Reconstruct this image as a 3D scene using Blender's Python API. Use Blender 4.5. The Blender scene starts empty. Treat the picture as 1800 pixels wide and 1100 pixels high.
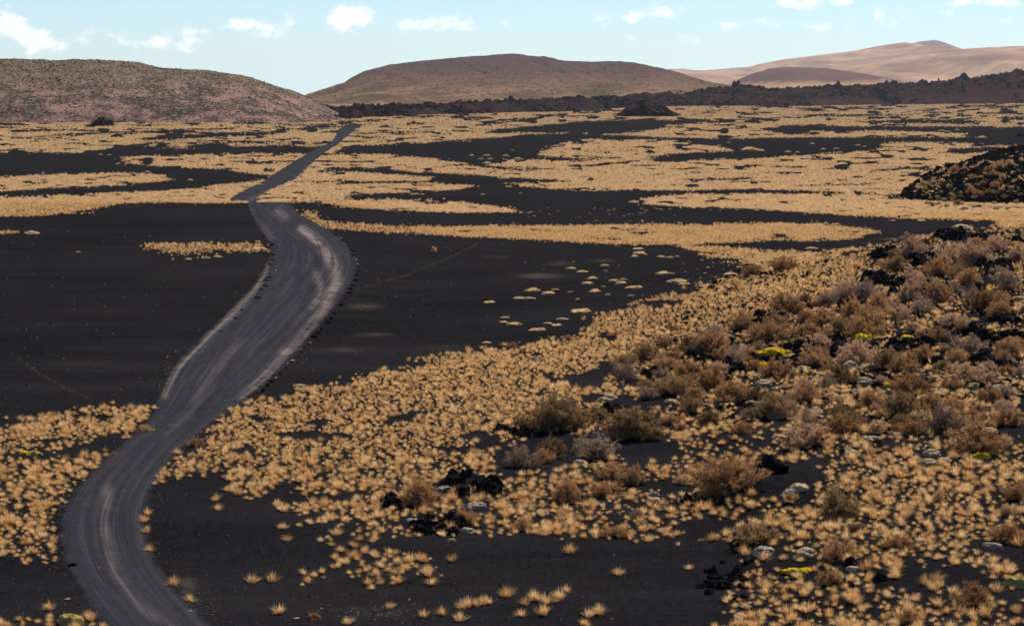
import bpy, math, random
import numpy as np
from mathutils import Vector, noise as mnoise
R = math.radians
random.seed(7); rng = np.random.default_rng(7)
scn = bpy.context.scene
C = scn.collection

# ------------------------------------------------------------------ camera
F = 4250.0; HOR = 150.0; CX, CY = 900.0, 550.0; H = 27.0
PITCH = math.atan((CY - HOR) / F)
cam = bpy.data.cameras.new('camera'); camo = bpy.data.objects.new('camera', cam); C.objects.link(camo)
camo.location = (0, 0, H); camo.rotation_euler = (math.pi/2 - PITCH, 0, 0)
cam.sensor_width = 36; cam.lens = F/1800*36; cam.clip_start = 1; cam.clip_end = 120000
scn.camera = camo
scn.render.resolution_x = 1024; scn.render.resolution_y = 625

# ------------------------------------------------------------------ sun, sky, exposure
SUN_EL, SUN_AZ = R(50), R(28)          # azimuth to the right of the view direction (+Y)
sl = bpy.data.lights.new('sun', 'SUN'); sl.energy = 5.0; sl.angle = R(0.5); sl.color = (1.0, 0.93, 0.82)
so = bpy.data.objects.new('sun', sl); C.objects.link(so)
sd = Vector((math.sin(SUN_AZ)*math.cos(SUN_EL), math.cos(SUN_AZ)*math.cos(SUN_EL), math.sin(SUN_EL)))
so.rotation_euler = sd.to_track_quat('Z', 'Y').to_euler(); so.location = (0, 0, 200)
scn.view_settings.view_transform = 'Standard'; scn.view_settings.look = 'None'
scn.view_settings.exposure = 0.62; scn.view_settings.gamma = 1.0

W = bpy.data.worlds.new('World'); scn.world = W; W.use_nodes = True
wt = W.node_tree; wt.nodes.clear()
def N(t, kind, **kw):
    n = t.nodes.new(kind)
    for k, v in kw.items(): setattr(n, k, v)
    return n
def mth(t, op, a, b=None, c=None, clamp=False):
    n = t.nodes.new('ShaderNodeMath'); n.operation = op; n.use_clamp = clamp
    for i, v in enumerate((a, b, c)):
        if v is None: continue
        if isinstance(v, (int, float)): n.inputs[i].default_value = v
        else: t.links.new(v, n.inputs[i])
    return n.outputs[0]
def mixc(t, fac, a, b, mode='MIX'):
    n = t.nodes.new('ShaderNodeMix'); n.data_type = 'RGBA'; n.blend_type = mode
    for s, v in ((n.inputs[0], fac), (n.inputs[6], a), (n.inputs[7], b)):
        if isinstance(v, (int, float)): s.default_value = v
        elif isinstance(v, tuple): s.default_value = v if len(v) == 4 else (*v, 1)
        else: t.links.new(v, s)
    return n.outputs[2]
sky = N(wt, 'ShaderNodeTexSky', sky_type='NISHITA', sun_disc=False, sun_elevation=SUN_EL, sun_rotation=SUN_AZ,
        altitude=1600, air_density=1.0, dust_density=0.6, ozone_density=1.5)
tc = N(wt, 'ShaderNodeTexCoord'); sx = N(wt, 'ShaderNodeSeparateXYZ'); wt.links.new(tc.outputs['Generated'], sx.inputs[0])
sv = N(wt, 'ShaderNodeCombineXYZ'); wt.links.new(sx.outputs[0], sv.inputs[0]); wt.links.new(sx.outputs[1], sv.inputs[1])
wt.links.new(mth(wt, 'MAXIMUM', sx.outputs[2], 0.012), sv.inputs[2]); wt.links.new(sv.outputs[0], sky.inputs[0])
yy = mth(wt, 'MAXIMUM', sx.outputs[1], 0.05)
U = mth(wt, 'DIVIDE', sx.outputs[0], yy); V = mth(wt, 'DIVIDE', sx.outputs[2], yy)
cb = N(wt, 'ShaderNodeCombineXYZ'); wt.links.new(U, cb.inputs[0]); wt.links.new(mth(wt, 'MULTIPLY', V, 1.5), cb.inputs[1])
nz = N(wt, 'ShaderNodeTexNoise'); nz.inputs['Scale'].default_value = 95; nz.inputs['Detail'].default_value = 9
nz.inputs['Roughness'].default_value = 0.58; wt.links.new(cb.outputs[0], nz.inputs['Vector'])
# clouds low over the horizon: direction x, y, half width, half height (photo px), weight
CL = [(30,52,38,24,.9),(75,78,50,24,.8),(15,35,22,14,.6),(200,70,55,16,.5),(260,78,60,12,.4),(330,66,45,16,.55),(325,90,30,6,.3),
      (425,44,26,12,.6),(380,55,28,8,.4),(490,50,36,18,.8),(455,72,30,12,.45),(622,34,46,22,1.2),(600,40,22,14,.7),(740,44,34,13,.75),(790,42,36,16,.8),(830,52,18,5,.3),
      (893,42,16,9,.4),(940,46,16,8,.35),(1035,40,44,12,.45),(1110,32,28,12,.7),(1170,26,40,14,.85),(1100,70,16,8,.35),(1040,82,20,6,.25),
      (1210,70,34,8,.35),(1280,45,30,9,.35),(1380,8,36,10,.9),(1460,6,50,10,.9),(1355,40,28,9,.5),(1450,50,48,14,.5),(1550,36,32,15,.6),
      (1630,40,18,9,.4),(1665,32,18,12,.45),(1700,5,60,8,.5),(1760,40,20,8,.3),(930,90,18,8,.3),(1740,4,60,8,.6),(10,10,30,5,.2)]
tot = None
for x, y, a, b, s in CL:
    dx = mth(wt, 'MULTIPLY_ADD', U, F/a, -(x-900)/a); dy = mth(wt, 'MULTIPLY_ADD', V, F/b, -(150-y)/b)
    e = mth(wt, 'EXPONENT', mth(wt, 'MULTIPLY', mth(wt, 'MULTIPLY_ADD', dy, dy, mth(wt, 'MULTIPLY', dx, dx)), -1.0))
    tot = mth(wt, 'MULTIPLY', e, s) if tot is None else mth(wt, 'MULTIPLY_ADD', e, s, tot)
den = mth(wt, 'MULTIPLY_ADD', nz.outputs[0], 4.2, mth(wt, 'SUBTRACT', mth(wt, 'MULTIPLY', tot, 1.0), 2.30))
cf = N(wt, 'ShaderNodeMapRange', interpolation_type='SMOOTHSTEP'); wt.links.new(den, cf.inputs[0]); cf.inputs[1].default_value = 0.0; cf.inputs[2].default_value = 1.15
cfac = mth(wt, 'MULTIPLY', mth(wt, 'MULTIPLY', cf.outputs[0], mth(wt, 'MINIMUM', mth(wt, 'MULTIPLY', tot, 2.2), 1.0)), 0.92)
skt = mixc(wt, 1.0, sky.outputs[0], (0.515, 0.635, 0.79), 'MULTIPLY')
skc = mixc(wt, cfac, skt, (8.0, 8.0, 8.15))
bg = N(wt, 'ShaderNodeBackground'); bg.inputs[1].default_value = 0.10; wt.links.new(skc, bg.inputs[0])
wo = N(wt, 'ShaderNodeOutputWorld'); wt.links.new(bg.outputs[0], wo.inputs[0])

# ------------------------------------------------------------------ numeric helpers
def _h(ix, iy, s):
    v = np.sin(ix*127.1 + iy*311.7 + s*74.7)*43758.5453
    return v - np.floor(v)
def vnoise(x, y, s=0):
    ix, iy = np.floor(x), np.floor(y); fx, fy = x-ix, y-iy
    fx = fx*fx*(3-2*fx); fy = fy*fy*(3-2*fy)
    a, b, c, d = _h(ix, iy, s), _h(ix+1, iy, s), _h(ix, iy+1, s), _h(ix+1, iy+1, s)
    return (a*(1-fx)+b*fx)*(1-fy) + (c*(1-fx)+d*fx)*fy
def fbm(x, y, o=4, s=0):
    t = 0; a = .5
    for k in range(o): t = t + a*vnoise(x*2**k + 17*k, y*2**k - 9*k, s+k); a *= .5
    return t
def sstep(a, b, x):
    t = np.clip((x-a)/(b-a), 0, 1); return t*t*(3-2*t)
YL = [0, 90, 121, 200, 260, 300, 340, 370, 380, 390, 400, 430, 500, 560, 700]
ZL = [3, 3, 3, 4.6, 6.2, 7.4, 8.6, 9.0, 8.65, 8.1, 7.3, 4.6, .8, 0, 0]
YR = [0, 90, 121, 200, 300, 400, 480, 560, 650, 9999]
ZR = [3, 3, 3, 4, 4.8, 3.2, 1.7, .6, 0, 0]
_g = np.linspace(0, 1000, 2001)
def _sm(Y, Z, w=9):
    v = np.interp(_g, Y, Z); k = np.hanning(2*w+1); k /= k.sum(); return np.convolve(np.pad(v, w, mode='edge'), k, mode='valid')
SL_, SR_ = _sm(YL, ZL, 14), _sm(YR, ZR, 60)
def hf(X, Y):
    X = np.asarray(X, float); Y = np.asarray(Y, float); Rr = np.hypot(X, Y)
    w = sstep(-10, -28, X)
    z = w*np.interp(Y, _g, SL_) + (1-w)*np.interp(Y, _g, SR_)
    z = z + 22*np.exp(-(Rr/35)**2)
    sy = np.where(Y < 240, 78, 40)
    m = np.exp(-(np.minimum(X-72, 0)/48)**2) * np.exp(-((Y-240)/sy)**2)
    z = z + 10.5*m + m*2.2*(fbm(X/14, Y/20, 3, 5)-.45)
    z = z + 1.3*sstep(9, 17, X + 5*(vnoise(Y/8, X*0, 3)-.5))*sstep(185, 150, Y)*sstep(60, 100, Y)
    q = ((X-152)/60)**2 + ((Y-566)/46)**2
    z = z + 14*np.clip(1-q, 0, 1)**.62*(1+.35*(fbm(X/9, Y/9, 3, 8)-.45))
    near = sstep(900, 300, Y)
    z = z + near*(.35*(fbm(X/22, Y/30, 3, 2)-.45)) + sstep(600, 1000, Y)*sstep(6000, 3000, Rr)*1.0*(fbm(X/90, Y/160, 2, 4)-.4)
    z = z - .009*np.maximum(Rr-3700, 0)
    return z
cp, sp = math.cos(PITCH), math.sin(PITCH)
def w2p(X, Y, Z):
    vz = Z - H; fw = Y*cp - vz*sp; up = Y*sp + vz*cp
    fw = np.where(fw < 1, 1, fw)
    return CX + F*X/fw, CY - F*up/fw
def p2w(px, py, tmax=6000):
    px = np.atleast_1d(np.asarray(px, float)); py = np.atleast_1d(np.asarray(py, float))
    a = (px-CX)/F; b = (CY-py)/F
    dx, dy, dz = a, cp + b*sp, -sp + b*cp
    ts = np.geomspace(80, tmax, 1500)
    out = np.zeros((len(px), 3))
    for i0 in range(0, len(px), 400):
        s = slice(i0, i0+400)
        T = ts[None, :]; hz = H + dz[s, None]*T - hf(dx[s, None]*T, dy[s, None]*T)
        k = np.argmax(hz < 0, axis=1); k = np.where(hz.min(axis=1) < 0, k, len(ts)-1); k = np.maximum(k, 1)
        lo, hi = ts[k-1], ts[k]
        for _ in range(18):
            m = (lo+hi)/2; g = H + dz[s]*m - hf(dx[s]*m, dy[s]*m) < 0
            hi = np.where(g, m, hi); lo = np.where(g, lo, m)
        out[s, 0] = dx[s]*hi; out[s, 1] = dy[s]*hi; out[s, 2] = hf(dx[s]*hi, dy[s]*hi)
    return out
# ------------------------------------------------------------------ materials
def newmat(name):
    m = bpy.data.materials.new(name); m.use_nodes = True; t = m.node_tree
    b = t.nodes['Principled BSDF']; b.inputs['Specular IOR Level'].default_value = 0; b.inputs['Roughness'].default_value = .9
    return m, t, b
def noise(t, scale, detail=4, rough=.55, vec=None, dist=0):
    n = t.nodes.new('ShaderNodeTexNoise'); n.inputs['Scale'].default_value = scale; n.inputs['Detail'].default_value = detail
    n.inputs['Roughness'].default_value = rough; n.inputs['Distortion'].default_value = dist
    if vec is not None: t.links.new(vec, n.inputs['Vector'])
    return n.outputs[0]
def ramp(t, fac, stops):
    n = t.nodes.new('ShaderNodeValToRGB'); t.links.new(fac, n.inputs[0]); e = n.color_ramp.elements
    while len(e) < len(stops): e.new(.5)
    for i, (p, c) in enumerate(stops): e[i].position = p; e[i].color = (*c, 1) if len(c) == 3 else c
    return n.outputs[0]
def objvec(t, sc=(1, 1, 1)):
    tc = t.nodes.new('ShaderNodeTexCoord'); mp = t.nodes.new('ShaderNodeMapping'); mp.inputs['Scale'].default_value = sc
    t.links.new(tc.outputs['Object'], mp.inputs[0]); return mp.outputs[0]
def bump(t, b, h, s, d=.1):
    n = t.nodes.new('ShaderNodeBump'); n.inputs['Strength'].default_value = s; n.inputs['Distance'].default_value = d
    t.links.new(h, n.inputs['Height']); t.links.new(n.outputs[0], b.inputs['Normal'])
def attr(t, name):
    n = t.nodes.new('ShaderNodeAttribute'); n.attribute_name = name; return n.outputs['Fac']

def ash_color(t, v):
    c = ramp(t, noise(t, .035, 5, .6, v), [(.35, (.0048, .0048, .0057)), (.65, (.0088, .0084, .0094))])
    st = N(t, 'ShaderNodeMapping'); st.inputs['Scale'].default_value = (.09, .5, 1); t.links.new(v, st.inputs[0])
    c = mixc(t, mth(t, 'MULTIPLY', ramp(t, noise(t, .35, 6, .65, st.outputs[0]), [(.45, (0, 0, 0)), (.7, (1, 1, 1))]), .6), c, (.0150, .0145, .0160))
    g = noise(t, 2.2, 6, .75, v)
    c = mixc(t, mth(t, 'MULTIPLY', ramp(t, g, [(.42, (0, 0, 0)), (.72, (1, 1, 1))]), .5), c, (.023, .020, .021))
    return c
m_ash, t, b = newmat('black_ash')
v = objvec(t); vs = objvec(t, (.25, 1, 1))
c = ash_color(t, v)
c = mixc(t, mth(t, 'MULTIPLY', ramp(t, noise(t, .5, 5, .6, objvec(t, (.12, .6, 1))), [(.55, (0, 0, 0)), (.75, (1, 1, 1))]), .35), c, (.022, .018, .018))
pl = mth(t, 'MULTIPLY', attr(t, 'pale'), ramp(t, noise(t, .9, 5, .7, objvec(t, (.5, 1, 1))), [(.35, (0, 0, 0)), (.65, (1, 1, 1))]))
c = mixc(t, mth(t, 'MULTIPLY', pl, .5), c, (.24, .175, .155))
c = mixc(t, attr(t, 'tan'), c, ramp(t, noise(t, .02, 6, .6, v), [(.35, (.30, .19, .11)), (.65, (.42, .28, .16))]))
t.links.new(c, b.inputs['Base Color']); bump(t, b, noise(t, 3.5, 6, .7, v), .35, .12); b.inputs['Roughness'].default_value = .95

m_road, t, b = newmat('road_dirt')
uv = t.nodes.new('ShaderNodeUVMap'); mp = t.nodes.new('ShaderNodeMapping'); mp.inputs['Scale'].default_value = (26, .035, 1)
t.links.new(uv.outputs[0], mp.inputs[0])
mp2 = t.nodes.new('ShaderNodeMapping'); mp2.inputs['Scale'].default_value = (9, .05, 1); t.links.new(uv.outputs[0], mp2.inputs[0])
mp3 = t.nodes.new('ShaderNodeMapping'); mp3.inputs['Scale'].default_value = (70, .12, 1); t.links.new(uv.outputs[0], mp3.inputs[0])
s1 = noise(t, 1, 4, .6, mp.outputs[0]); s2 = noise(t, 1, 4, .6, mp2.outputs[0], .4); s3 = noise(t, 1, 3, .6, mp3.outputs[0])
v = objvec(t)
c = ramp(t, mth(t, 'MULTIPLY_ADD', s1, .55, mth(t, 'MULTIPLY', s2, .5)), [(.36, (.013, .0135, .0175)), (.52, (.0215, .022, .0280)), (.68, (.045, .042, .047))])
c = mixc(t, mth(t, 'MULTIPLY', ramp(t, s3, [(.5, (0, 0, 0)), (.7, (1, 1, 1))]), .3), c, (.058, .054, .057))
c = mixc(t, .35, c, ramp(t, noise(t, 1.6, 6, .7, v), [(.3, (.008, .008, .010)), (.7, (.042, .040, .044))]))
pl = mth(t, 'MULTIPLY', attr(t, 'pale'), ramp(t, mth(t, 'MULTIPLY_ADD', s1, .6, mth(t, 'MULTIPLY', noise(t, .5, 4, .6, v), .4)), [(.38, (0, 0, 0)), (.6, (1, 1, 1))]))
c = mixc(t, mth(t, 'MULTIPLY', pl, .8), c, (.31, .235, .215))
rj = N(t, 'ShaderNodeTexWave', wave_type='BANDS', bands_direction='Y'); rj.inputs['Scale'].default_value = .9; rj.inputs['Distortion'].default_value = 6; rj.inputs['Detail'].default_value = 3
t.links.new(v, rj.inputs[0])
edge = mth(t, 'ADD', attr(t, 'edge'), mth(t, 'MULTIPLY', mth(t, 'SUBTRACT', noise(t, .9, 5, .65, v), .5), 1.5), clamp=True)
ef = ramp(t, edge, [(.25, (0, 0, 0)), (.9, (1, 1, 1))])
c = mixc(t, ef, c, ash_color(t, v))
t.links.new(c, b.inputs['Base Color'])
bump(t, b, mth(t, 'MULTIPLY_ADD', rj.outputs[1], .3, mth(t, 'ADD', s1, noise(t, 4, 5, .7, v))), .35, .08)

def grass_mat(name, lo, hi, base):
    m = bpy.data.materials.new(name); m.use_nodes = True; t = m.node_tree; t.nodes.clear()
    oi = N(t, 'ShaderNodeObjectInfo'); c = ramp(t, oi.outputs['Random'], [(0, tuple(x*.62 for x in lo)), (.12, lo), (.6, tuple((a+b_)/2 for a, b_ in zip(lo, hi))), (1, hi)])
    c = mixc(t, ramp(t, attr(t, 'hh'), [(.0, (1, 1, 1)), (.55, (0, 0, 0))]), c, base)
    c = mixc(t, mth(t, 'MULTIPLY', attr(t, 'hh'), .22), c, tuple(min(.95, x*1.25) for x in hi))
    d = N(t, 'ShaderNodeBsdfDiffuse'); tr = N(t, 'ShaderNodeBsdfTranslucent'); mx = N(t, 'ShaderNodeMixShader'); mx.inputs[0].default_value = .3
    t.links.new(c, d.inputs[0]); t.links.new(c, tr.inputs[0]); t.links.new(d.outputs[0], mx.inputs[1]); t.links.new(tr.outputs[0], mx.inputs[2])
    o = N(t, 'ShaderNodeOutputMaterial'); t.links.new(mx.outputs[0], o.inputs[0]); return m
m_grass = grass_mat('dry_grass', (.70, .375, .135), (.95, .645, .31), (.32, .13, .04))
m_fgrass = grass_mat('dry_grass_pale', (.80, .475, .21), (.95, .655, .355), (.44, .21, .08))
def leaf_mat(name, lo, hi): return grass_mat(name, lo, hi, tuple(x*.8 for x in lo))
SH = {'rust': leaf_mat('rusty_leaves', (.30, .155, .065), (.46, .26, .12)),
      'olive': leaf_mat('olive_leaves', (.20, .125, .055), (.34, .215, .10)),
      'pink': leaf_mat('pinkish_leaves', (.40, .235, .135), (.56, .36, .22)),
      'mauve': leaf_mat('mauve_twigs', (.25, .165, .115), (.38, .26, .18)),
      'straw': leaf_mat('straw_leaves', (.45, .29, .13), (.60, .40, .2))}
m_twig, t, b = newmat('grey_twig'); b.inputs['Base Color'].default_value = (.11, .078, .06, 1)
def cushion_mat(name, a, b_):
    m, t, b = newmat(name); oi = N(t, 'ShaderNodeObjectInfo'); v = objvec(t)
    c = ramp(t, oi.outputs['Random'], [(0, a), (1, b_)])
    n = noise(t, 7, 5, .7, v)
    c = mixc(t, ramp(t, n, [(.35, (1, 1, 1)), (.55, (0, 0, 0))]), c, tuple(x*.62 for x in a))
    t.links.new(c, b.inputs['Base Color']); bump(t, b, noise(t, 22, 3, .7, v), .8, .05); b.inputs['Roughness'].default_value = 1; return m
CU = {'beige': cushion_mat('beige_cushion', (.46, .33, .18), (.58, .44, .27)),
      'sand': cushion_mat('sandy_cushion', (.52, .32, .14), (.64, .42, .20)),
      'grey': cushion_mat('grey_cushion', (.40, .32, .23), (.52, .43, .33)),
      'olive': cushion_mat('olive_cushion', (.36, .27, .08), (.48, .36, .12)),
      'yellow': cushion_mat('yellow_cushion', (.66, .42, .02), (.82, .54, .04))}
def rock_mat(name, a, b_, sc=3):
    m, t, b = newmat(name); v = objvec(t)
    c = ramp(t, noise(t, sc, 6, .7, v), [(.35, a), (.68, b_)]); t.links.new(c, b.inputs['Base Color'])
    bump(t, b, noise(t, sc*2.5, 6, .75, v), .9, .15); return m
m_lava = rock_mat('black_lava', (.009, .008, .009), (.026, .022, .022))
m_redlava = rock_mat('reddish_lava', (.022, .013, .012), (.075, .038, .030), 2)
m_pebble = rock_mat('pale_pebble', (.30, .24, .21), (.5, .42, .38))

# ------------------------------------------------------------------ object helpers
def link(o): C.objects.link(o); return o
def mesh(name, V_, F_, mats=(), attrs=None, smooth=False, uvs=None):
    me = bpy.data.meshes.new(name); V_ = np.asarray(V_, float)
    me.from_pydata(V_.tolist(), [], F_ if isinstance(F_, list) else F_.tolist())
    for m in mats: me.materials.append(m)
    if attrs:
        for k, a in attrs.items():
            at = me.attributes.new(k, 'FLOAT', 'POINT'); at.data.foreach_set('value', np.asarray(a, dtype=np.float32))
    if smooth: me.polygons.foreach_set('use_smooth', [True]*len(me.polygons))
    if uvs is not None:
        l = me.uv_layers.new(name='UVMap'); idx = np.zeros(len(me.loops), dtype=np.int32); me.loops.foreach_get('vertex_index', idx)
        l.data.foreach_set('uv', np.asarray(uvs, dtype=np.float32)[idx].ravel())
    me.update(); return me
def tag(o, label=None, cat=None, group=None, kind=None):
    if label: o['label'] = label
    if cat: o['category'] = cat
    if group: o['group'] = group
    if kind: o['kind'] = kind
    return o
def gridfaces(nr, nc, wrap=False):
    i, j = np.meshgrid(np.arange(nr-1), np.arange(nc if wrap else nc-1), indexing='ij')
    j2 = (j+1) % nc
    return np.stack([i*nc+j, i*nc+j2, (i+1)*nc+j2, (i+1)*nc+j], -1).reshape(-1, 4)

# ------------------------------------------------------------------ ground sheet
ang = np.concatenate([np.linspace(-180, -20, 60)[:-1], np.linspace(-20, -14, 40)[:-1], np.linspace(-14, 14, 760), np.linspace(14, 20, 40)[1:], np.linspace(20, 180, 60)[1:-1]])
rad = np.concatenate([np.geomspace(2, 95, 26)[:-1], np.geomspace(95, 760, 400)[:-1], np.geomspace(760, 6000, 110)[:-1], np.geomspace(6000, 22000, 12)])
A_, R_ = np.meshgrid(np.radians(ang), rad)
GX, GY = R_*np.sin(A_), R_*np.cos(A_); GZ = hf(GX, GY)
gpx, gpy = w2p(GX, GY, GZ)
front = GY > 60
pale = np.zeros_like(GX)
for x, y, a, b_, s in [(640,539,26,4,.6),(655,588,26,3,.45),(605,615,35,4,.3),(945,485,32,4,.7),(985,463,18,3,.4),(1060,458,16,2,.5),(1570,420,20,1.5,.7),(1700,406,20,2,.4),(875,452,25,3,.2),(780,612,30,4,.2),(300,490,60,3,.12),(150,640,60,5,.1),(330,1030,14,14,.4),(118,940,8,40,.35),(640,1075,90,12,.12),(900,690,1,1,.0)]:
    pale = np.maximum(pale, s*np.exp(-((gpx-x)/a)**2-((gpy-y)/b_)**2)*front)
# trodden trails across the ash
def trail(pts, w, s):
    global pale
    for (x0, y0), (x1, y1) in zip(pts[:-1], pts[1:]):
        n = int(math.hypot(x1-x0, y1-y0)/1.0)+1
        ex, ey = (gpx-x0), (gpy-y0); L2 = (x1-x0)**2+(y1-y0)**2
        tt = np.clip((ex*(x1-x0)+ey*(y1-y0))/L2, 0, 1)
        d = np.hypot((ex-tt*(x1-x0))*.5, (ey-tt*(y1-y0)))
        pale = np.maximum(pale, s*np.exp(-(d/w)**2)*front*(vnoise(gpx/2.2, gpy/2.2, 11) > .4))
trail([(845,420),(835,432),(800,448),(760,465),(710,485),(655,500),(630,508)], 1.2, .3)
trail([(18,618),(60,650),(110,680),(155,700)], 1.3, .35)
tan_ = sstep(3300, 4200, R_)*np.ones_like(GX)*.9
g = link(bpy.data.objects.new('ground', mesh('ground', np.stack([GX, GY, GZ], -1).reshape(-1, 3), gridfaces(len(rad), len(ang), True), [m_ash], {'pale': pale.ravel(), 'tan': tan_.ravel()}, True)))
tag(g, 'black volcanic ash plain', kind='structure')

# ------------------------------------------------------------------ road sheet
ED = [(1180,252,450),(1140,216,405),(1100,190,366),(1050,152,316),(1000,120,274),(950,103,254),(900,109,247),(860,132,264),(820,170,288),(790,203,316),(760,243,350),(730,268,393),
      (700,281,430),(670,294,468),(640,311,497),(610,338,526),(580,372,552),(550,403,579),(520,432,603),(490,457,622),(470,470,628),(450,477,622),
      (430,476,612),(410,462,588),(395,452,560),(380,445,530),(368,440,518),(359,437,509)]
ED2 = [(353,402,452),(345,410,458),(335,430,474),(320,461,515),(300,491,538),(280,525,558),(262,555,582),(250,583,601),(240,590,611),(230,592,622),(224,602,632),(220,606,638)]
e = np.array(ED+ED2, float)
Lw, Rw = p2w(e[:, 1], e[:, 0])[:, :2], p2w(e[:, 2], e[:, 0])[:, :2]
d = np.concatenate([[0], np.cumsum(np.hypot(*(np.diff((Lw+Rw)/2, axis=0).T)))])
ss = np.concatenate([np.arange(0, 500, 1.0), np.arange(500, d[-1], 4.0)])
def smooth(a, w):
    k = np.hanning(2*w+1); k /= k.sum(); return np.convolve(np.pad(a, w, mode='edge'), k, mode='valid')
def rs(P, w=11): return np.stack([smooth(np.interp(ss, d, P[:, 0]), w), smooth(np.interp(ss, d, P[:, 1]), w)], -1)
Ls, Rs = rs(Lw), rs(Rw)
us = np.linspace(-.10, 1.10, 33)
RP = Ls[:, None]*(1-us[None, :, None]) + Rs[:, None]*us[None, :, None]
RZ = hf(RP[..., 0], RP[..., 1]) + .045 - .0*us[None]
RZ -= .12*sstep(-.02, -.10, np.minimum(us, 1-us))[None]
rut = .05*np.exp(-((us-.3)/.05)**2)+.05*np.exp(-((us-.62)/.05)**2)
RZ = RZ + .06*sstep(.0, .12, np.minimum(us, 1-us))[None] - rut[None]
rpx, rpy = w2p(RP[..., 0], RP[..., 1], RZ)
rp = np.zeros_like(rpx)
def pl_line(pts, w, s):
    global rp
    for (x0, y0), (x1, y1) in zip(pts[:-1], pts[1:]):
        ex, ey = rpx-x0, rpy-y0; L2 = (x1-x0)**2+(y1-y0)**2
        tt = np.clip((ex*(x1-x0)+ey*(y1-y0))/L2, 0, 1)
        rp = np.maximum(rp, s*np.exp(-(np.hypot(ex-tt*(x1-x0), ey-tt*(y1-y0))/w)**2))
pl_line([(437,365),(447,390),(452,402)], 4, .55); pl_line([(462,400),(478,420)], 4, .4)
pl_line([(470,465),(462,485),(440,515),(405,553),(372,583),(345,615),(318,640),(300,665),(288,695)], 5, .75)
pl_line([(530,403),(545,412),(560,425)], 7, .8); pl_line([(490,373),(500,382)], 8, .35)
pl_line([(570,440),(590,470),(590,500),(570,540),(545,580),(515,615),(470,660),(430,700)], 9, .6)
pl_line([(556,480),(565,510),(550,540)], 5, .5); pl_line([(500,620),(525,612)], 8, .6); pl_line([(440,690),(480,655)], 9, .45)
pl_line([(420,600),(360,680),(330,720),(290,760)], 7, .16); pl_line([(190,860),(185,930),(200,1000),(240,1060),(300,1100)], 8, .25)
pl_line([(540,300),(500,330),(440,350)], 4, .22)
edg = np.repeat(sstep(.13, -.08, np.minimum(us, 1-us))[None], len(ss), 0)
edg = np.maximum(edg, sstep(d[-1]-40, d[-1], ss)[:, None])
uvs = np.stack([np.repeat(us[None], len(ss), 0), np.repeat(ss[:, None], len(us), 1)], -1).reshape(-1, 2)
o = link(bpy.data.objects.new('road', mesh('road', np.dstack([RP, RZ]).reshape(-1, 3), gridfaces(len(ss), len(us)), [m_road], {'pale': rp.ravel(), 'edge': edg.ravel()}, True, uvs)))
tag(o, 'dusty grey dirt road winding over the ash', kind='structure')
# ------------------------------------------------------------------ far hills
def hill(name, prof, Dr, foot, back, mat, label, rows=70, cols=260, amp=3.0, sc=60, gully=0, pw=1.0, z0=-2, step=None):
    px = np.array([p[0] for p in prof], float); py = np.array([p[1] for p in prof], float)
    xs = np.linspace(px[0], px[-1], cols); ys = np.interp(xs, px, py); w = max(2, cols//70); ys = smooth(ys, w)
    zr = H + (HOR-ys)/F*Dr; X = (xs-CX)/F*Dr
    tt = np.concatenate([np.linspace(0, 1, rows), np.linspace(1, 2, rows//2)[1:]])
    P = np.zeros((len(tt), cols, 3))
    for i, q in enumerate(tt):
        y = (Dr-foot*(1-q)) if q <= 1 else Dr + back*(q-1)
        s = (math.sin(q*math.pi/2)**pw) if q <= 1 else math.cos((q-1)*math.pi/2)
        n = (fbm(X/sc, np.full_like(X, y/sc*.8), 5, 21)-.48)*2*amp + gully*(fbm(X/sc*1.6+y/sc*.5, np.full_like(X, y/sc*.25), 3, 31)-.45)
        P[i, :, 0] = X; P[i, :, 1] = y; P[i, :, 2] = z0 + (zr-z0)*s + n*min(1, 4*s)*(.55 if abs(q-1) < .12 else 1)
    P[..., 2] -= .009*np.maximum(P[..., 1]-3700, 0)*(1-np.clip(P[..., 2]/np.maximum(zr, 1), 0, 1)[...])
    o = link(bpy.data.objects.new(name, mesh(name, P.reshape(-1, 3), gridfaces(len(tt), cols), [mat], None, True)))
    tag(o, label, kind='structure'); return P
def hillmat(name, stops, sc, sp=None, spc=None, spf=.5, hi=None, hicol=None, streak=None):
    m, t, b = newmat(name); v = objvec(t)
    c = ramp(t, noise(t, sc, 7, .62, v), stops)
    if hi:
        se = N(t, 'ShaderNodeSeparateXYZ'); t.links.new(v, se.inputs[0])
        f = mth(t, 'MULTIPLY_ADD', noise(t, .012, 4, .6, v), hi[2], se.outputs[2])
        mr = N(t, 'ShaderNodeMapRange'); t.links.new(f, mr.inputs[0]); mr.inputs[1].default_value = hi[0]; mr.inputs[2].default_value = hi[1]
        c = mixc(t, mr.outputs[0], c, hicol)
    if streak:
        c = mixc(t, ramp(t, noise(t, streak[0], 5, .6, objvec(t, (1, .2, 3))), [(.42, (0, 0, 0)), (.66, (1, 1, 1))]), c, streak[1])
    if sp: c = mixc(t, mth(t, 'MULTIPLY', ramp(t, noise(t, sp, 4, .7, v), [(.5, (0, 0, 0)), (.62, (1, 1, 1))]), spf), c, spc)
    t.links.new(c, b.inputs['Base Color']); bump(t, b, noise(t, sc*6, 6, .7, v), .6, 3); return m
HL = hillmat('scoria_hillside', [(.42, (.036, .033, .026)), (.49, (.095, .062, .046)), (.57, (.21, .125, .098))], .045, .30, (.38, .25, .20), .45, (34, 62, 34), (.095, .072, .045))
HC = hillmat('cone_slope', [(.40, (.085, .056, .038)), (.60, (.21, .125, .072))], .012, .085, (.045, .038, .033), .75, (44, 78, 50), (.085, .054, .054))
HS = hillmat('small_cone_slope', [(.35, (.29, .18, .095)), (.65, (.36, .23, .125))], .01, .1, (.2, .13, .09), .3, (38, 56, 30), (.10, .058, .056))
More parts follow.
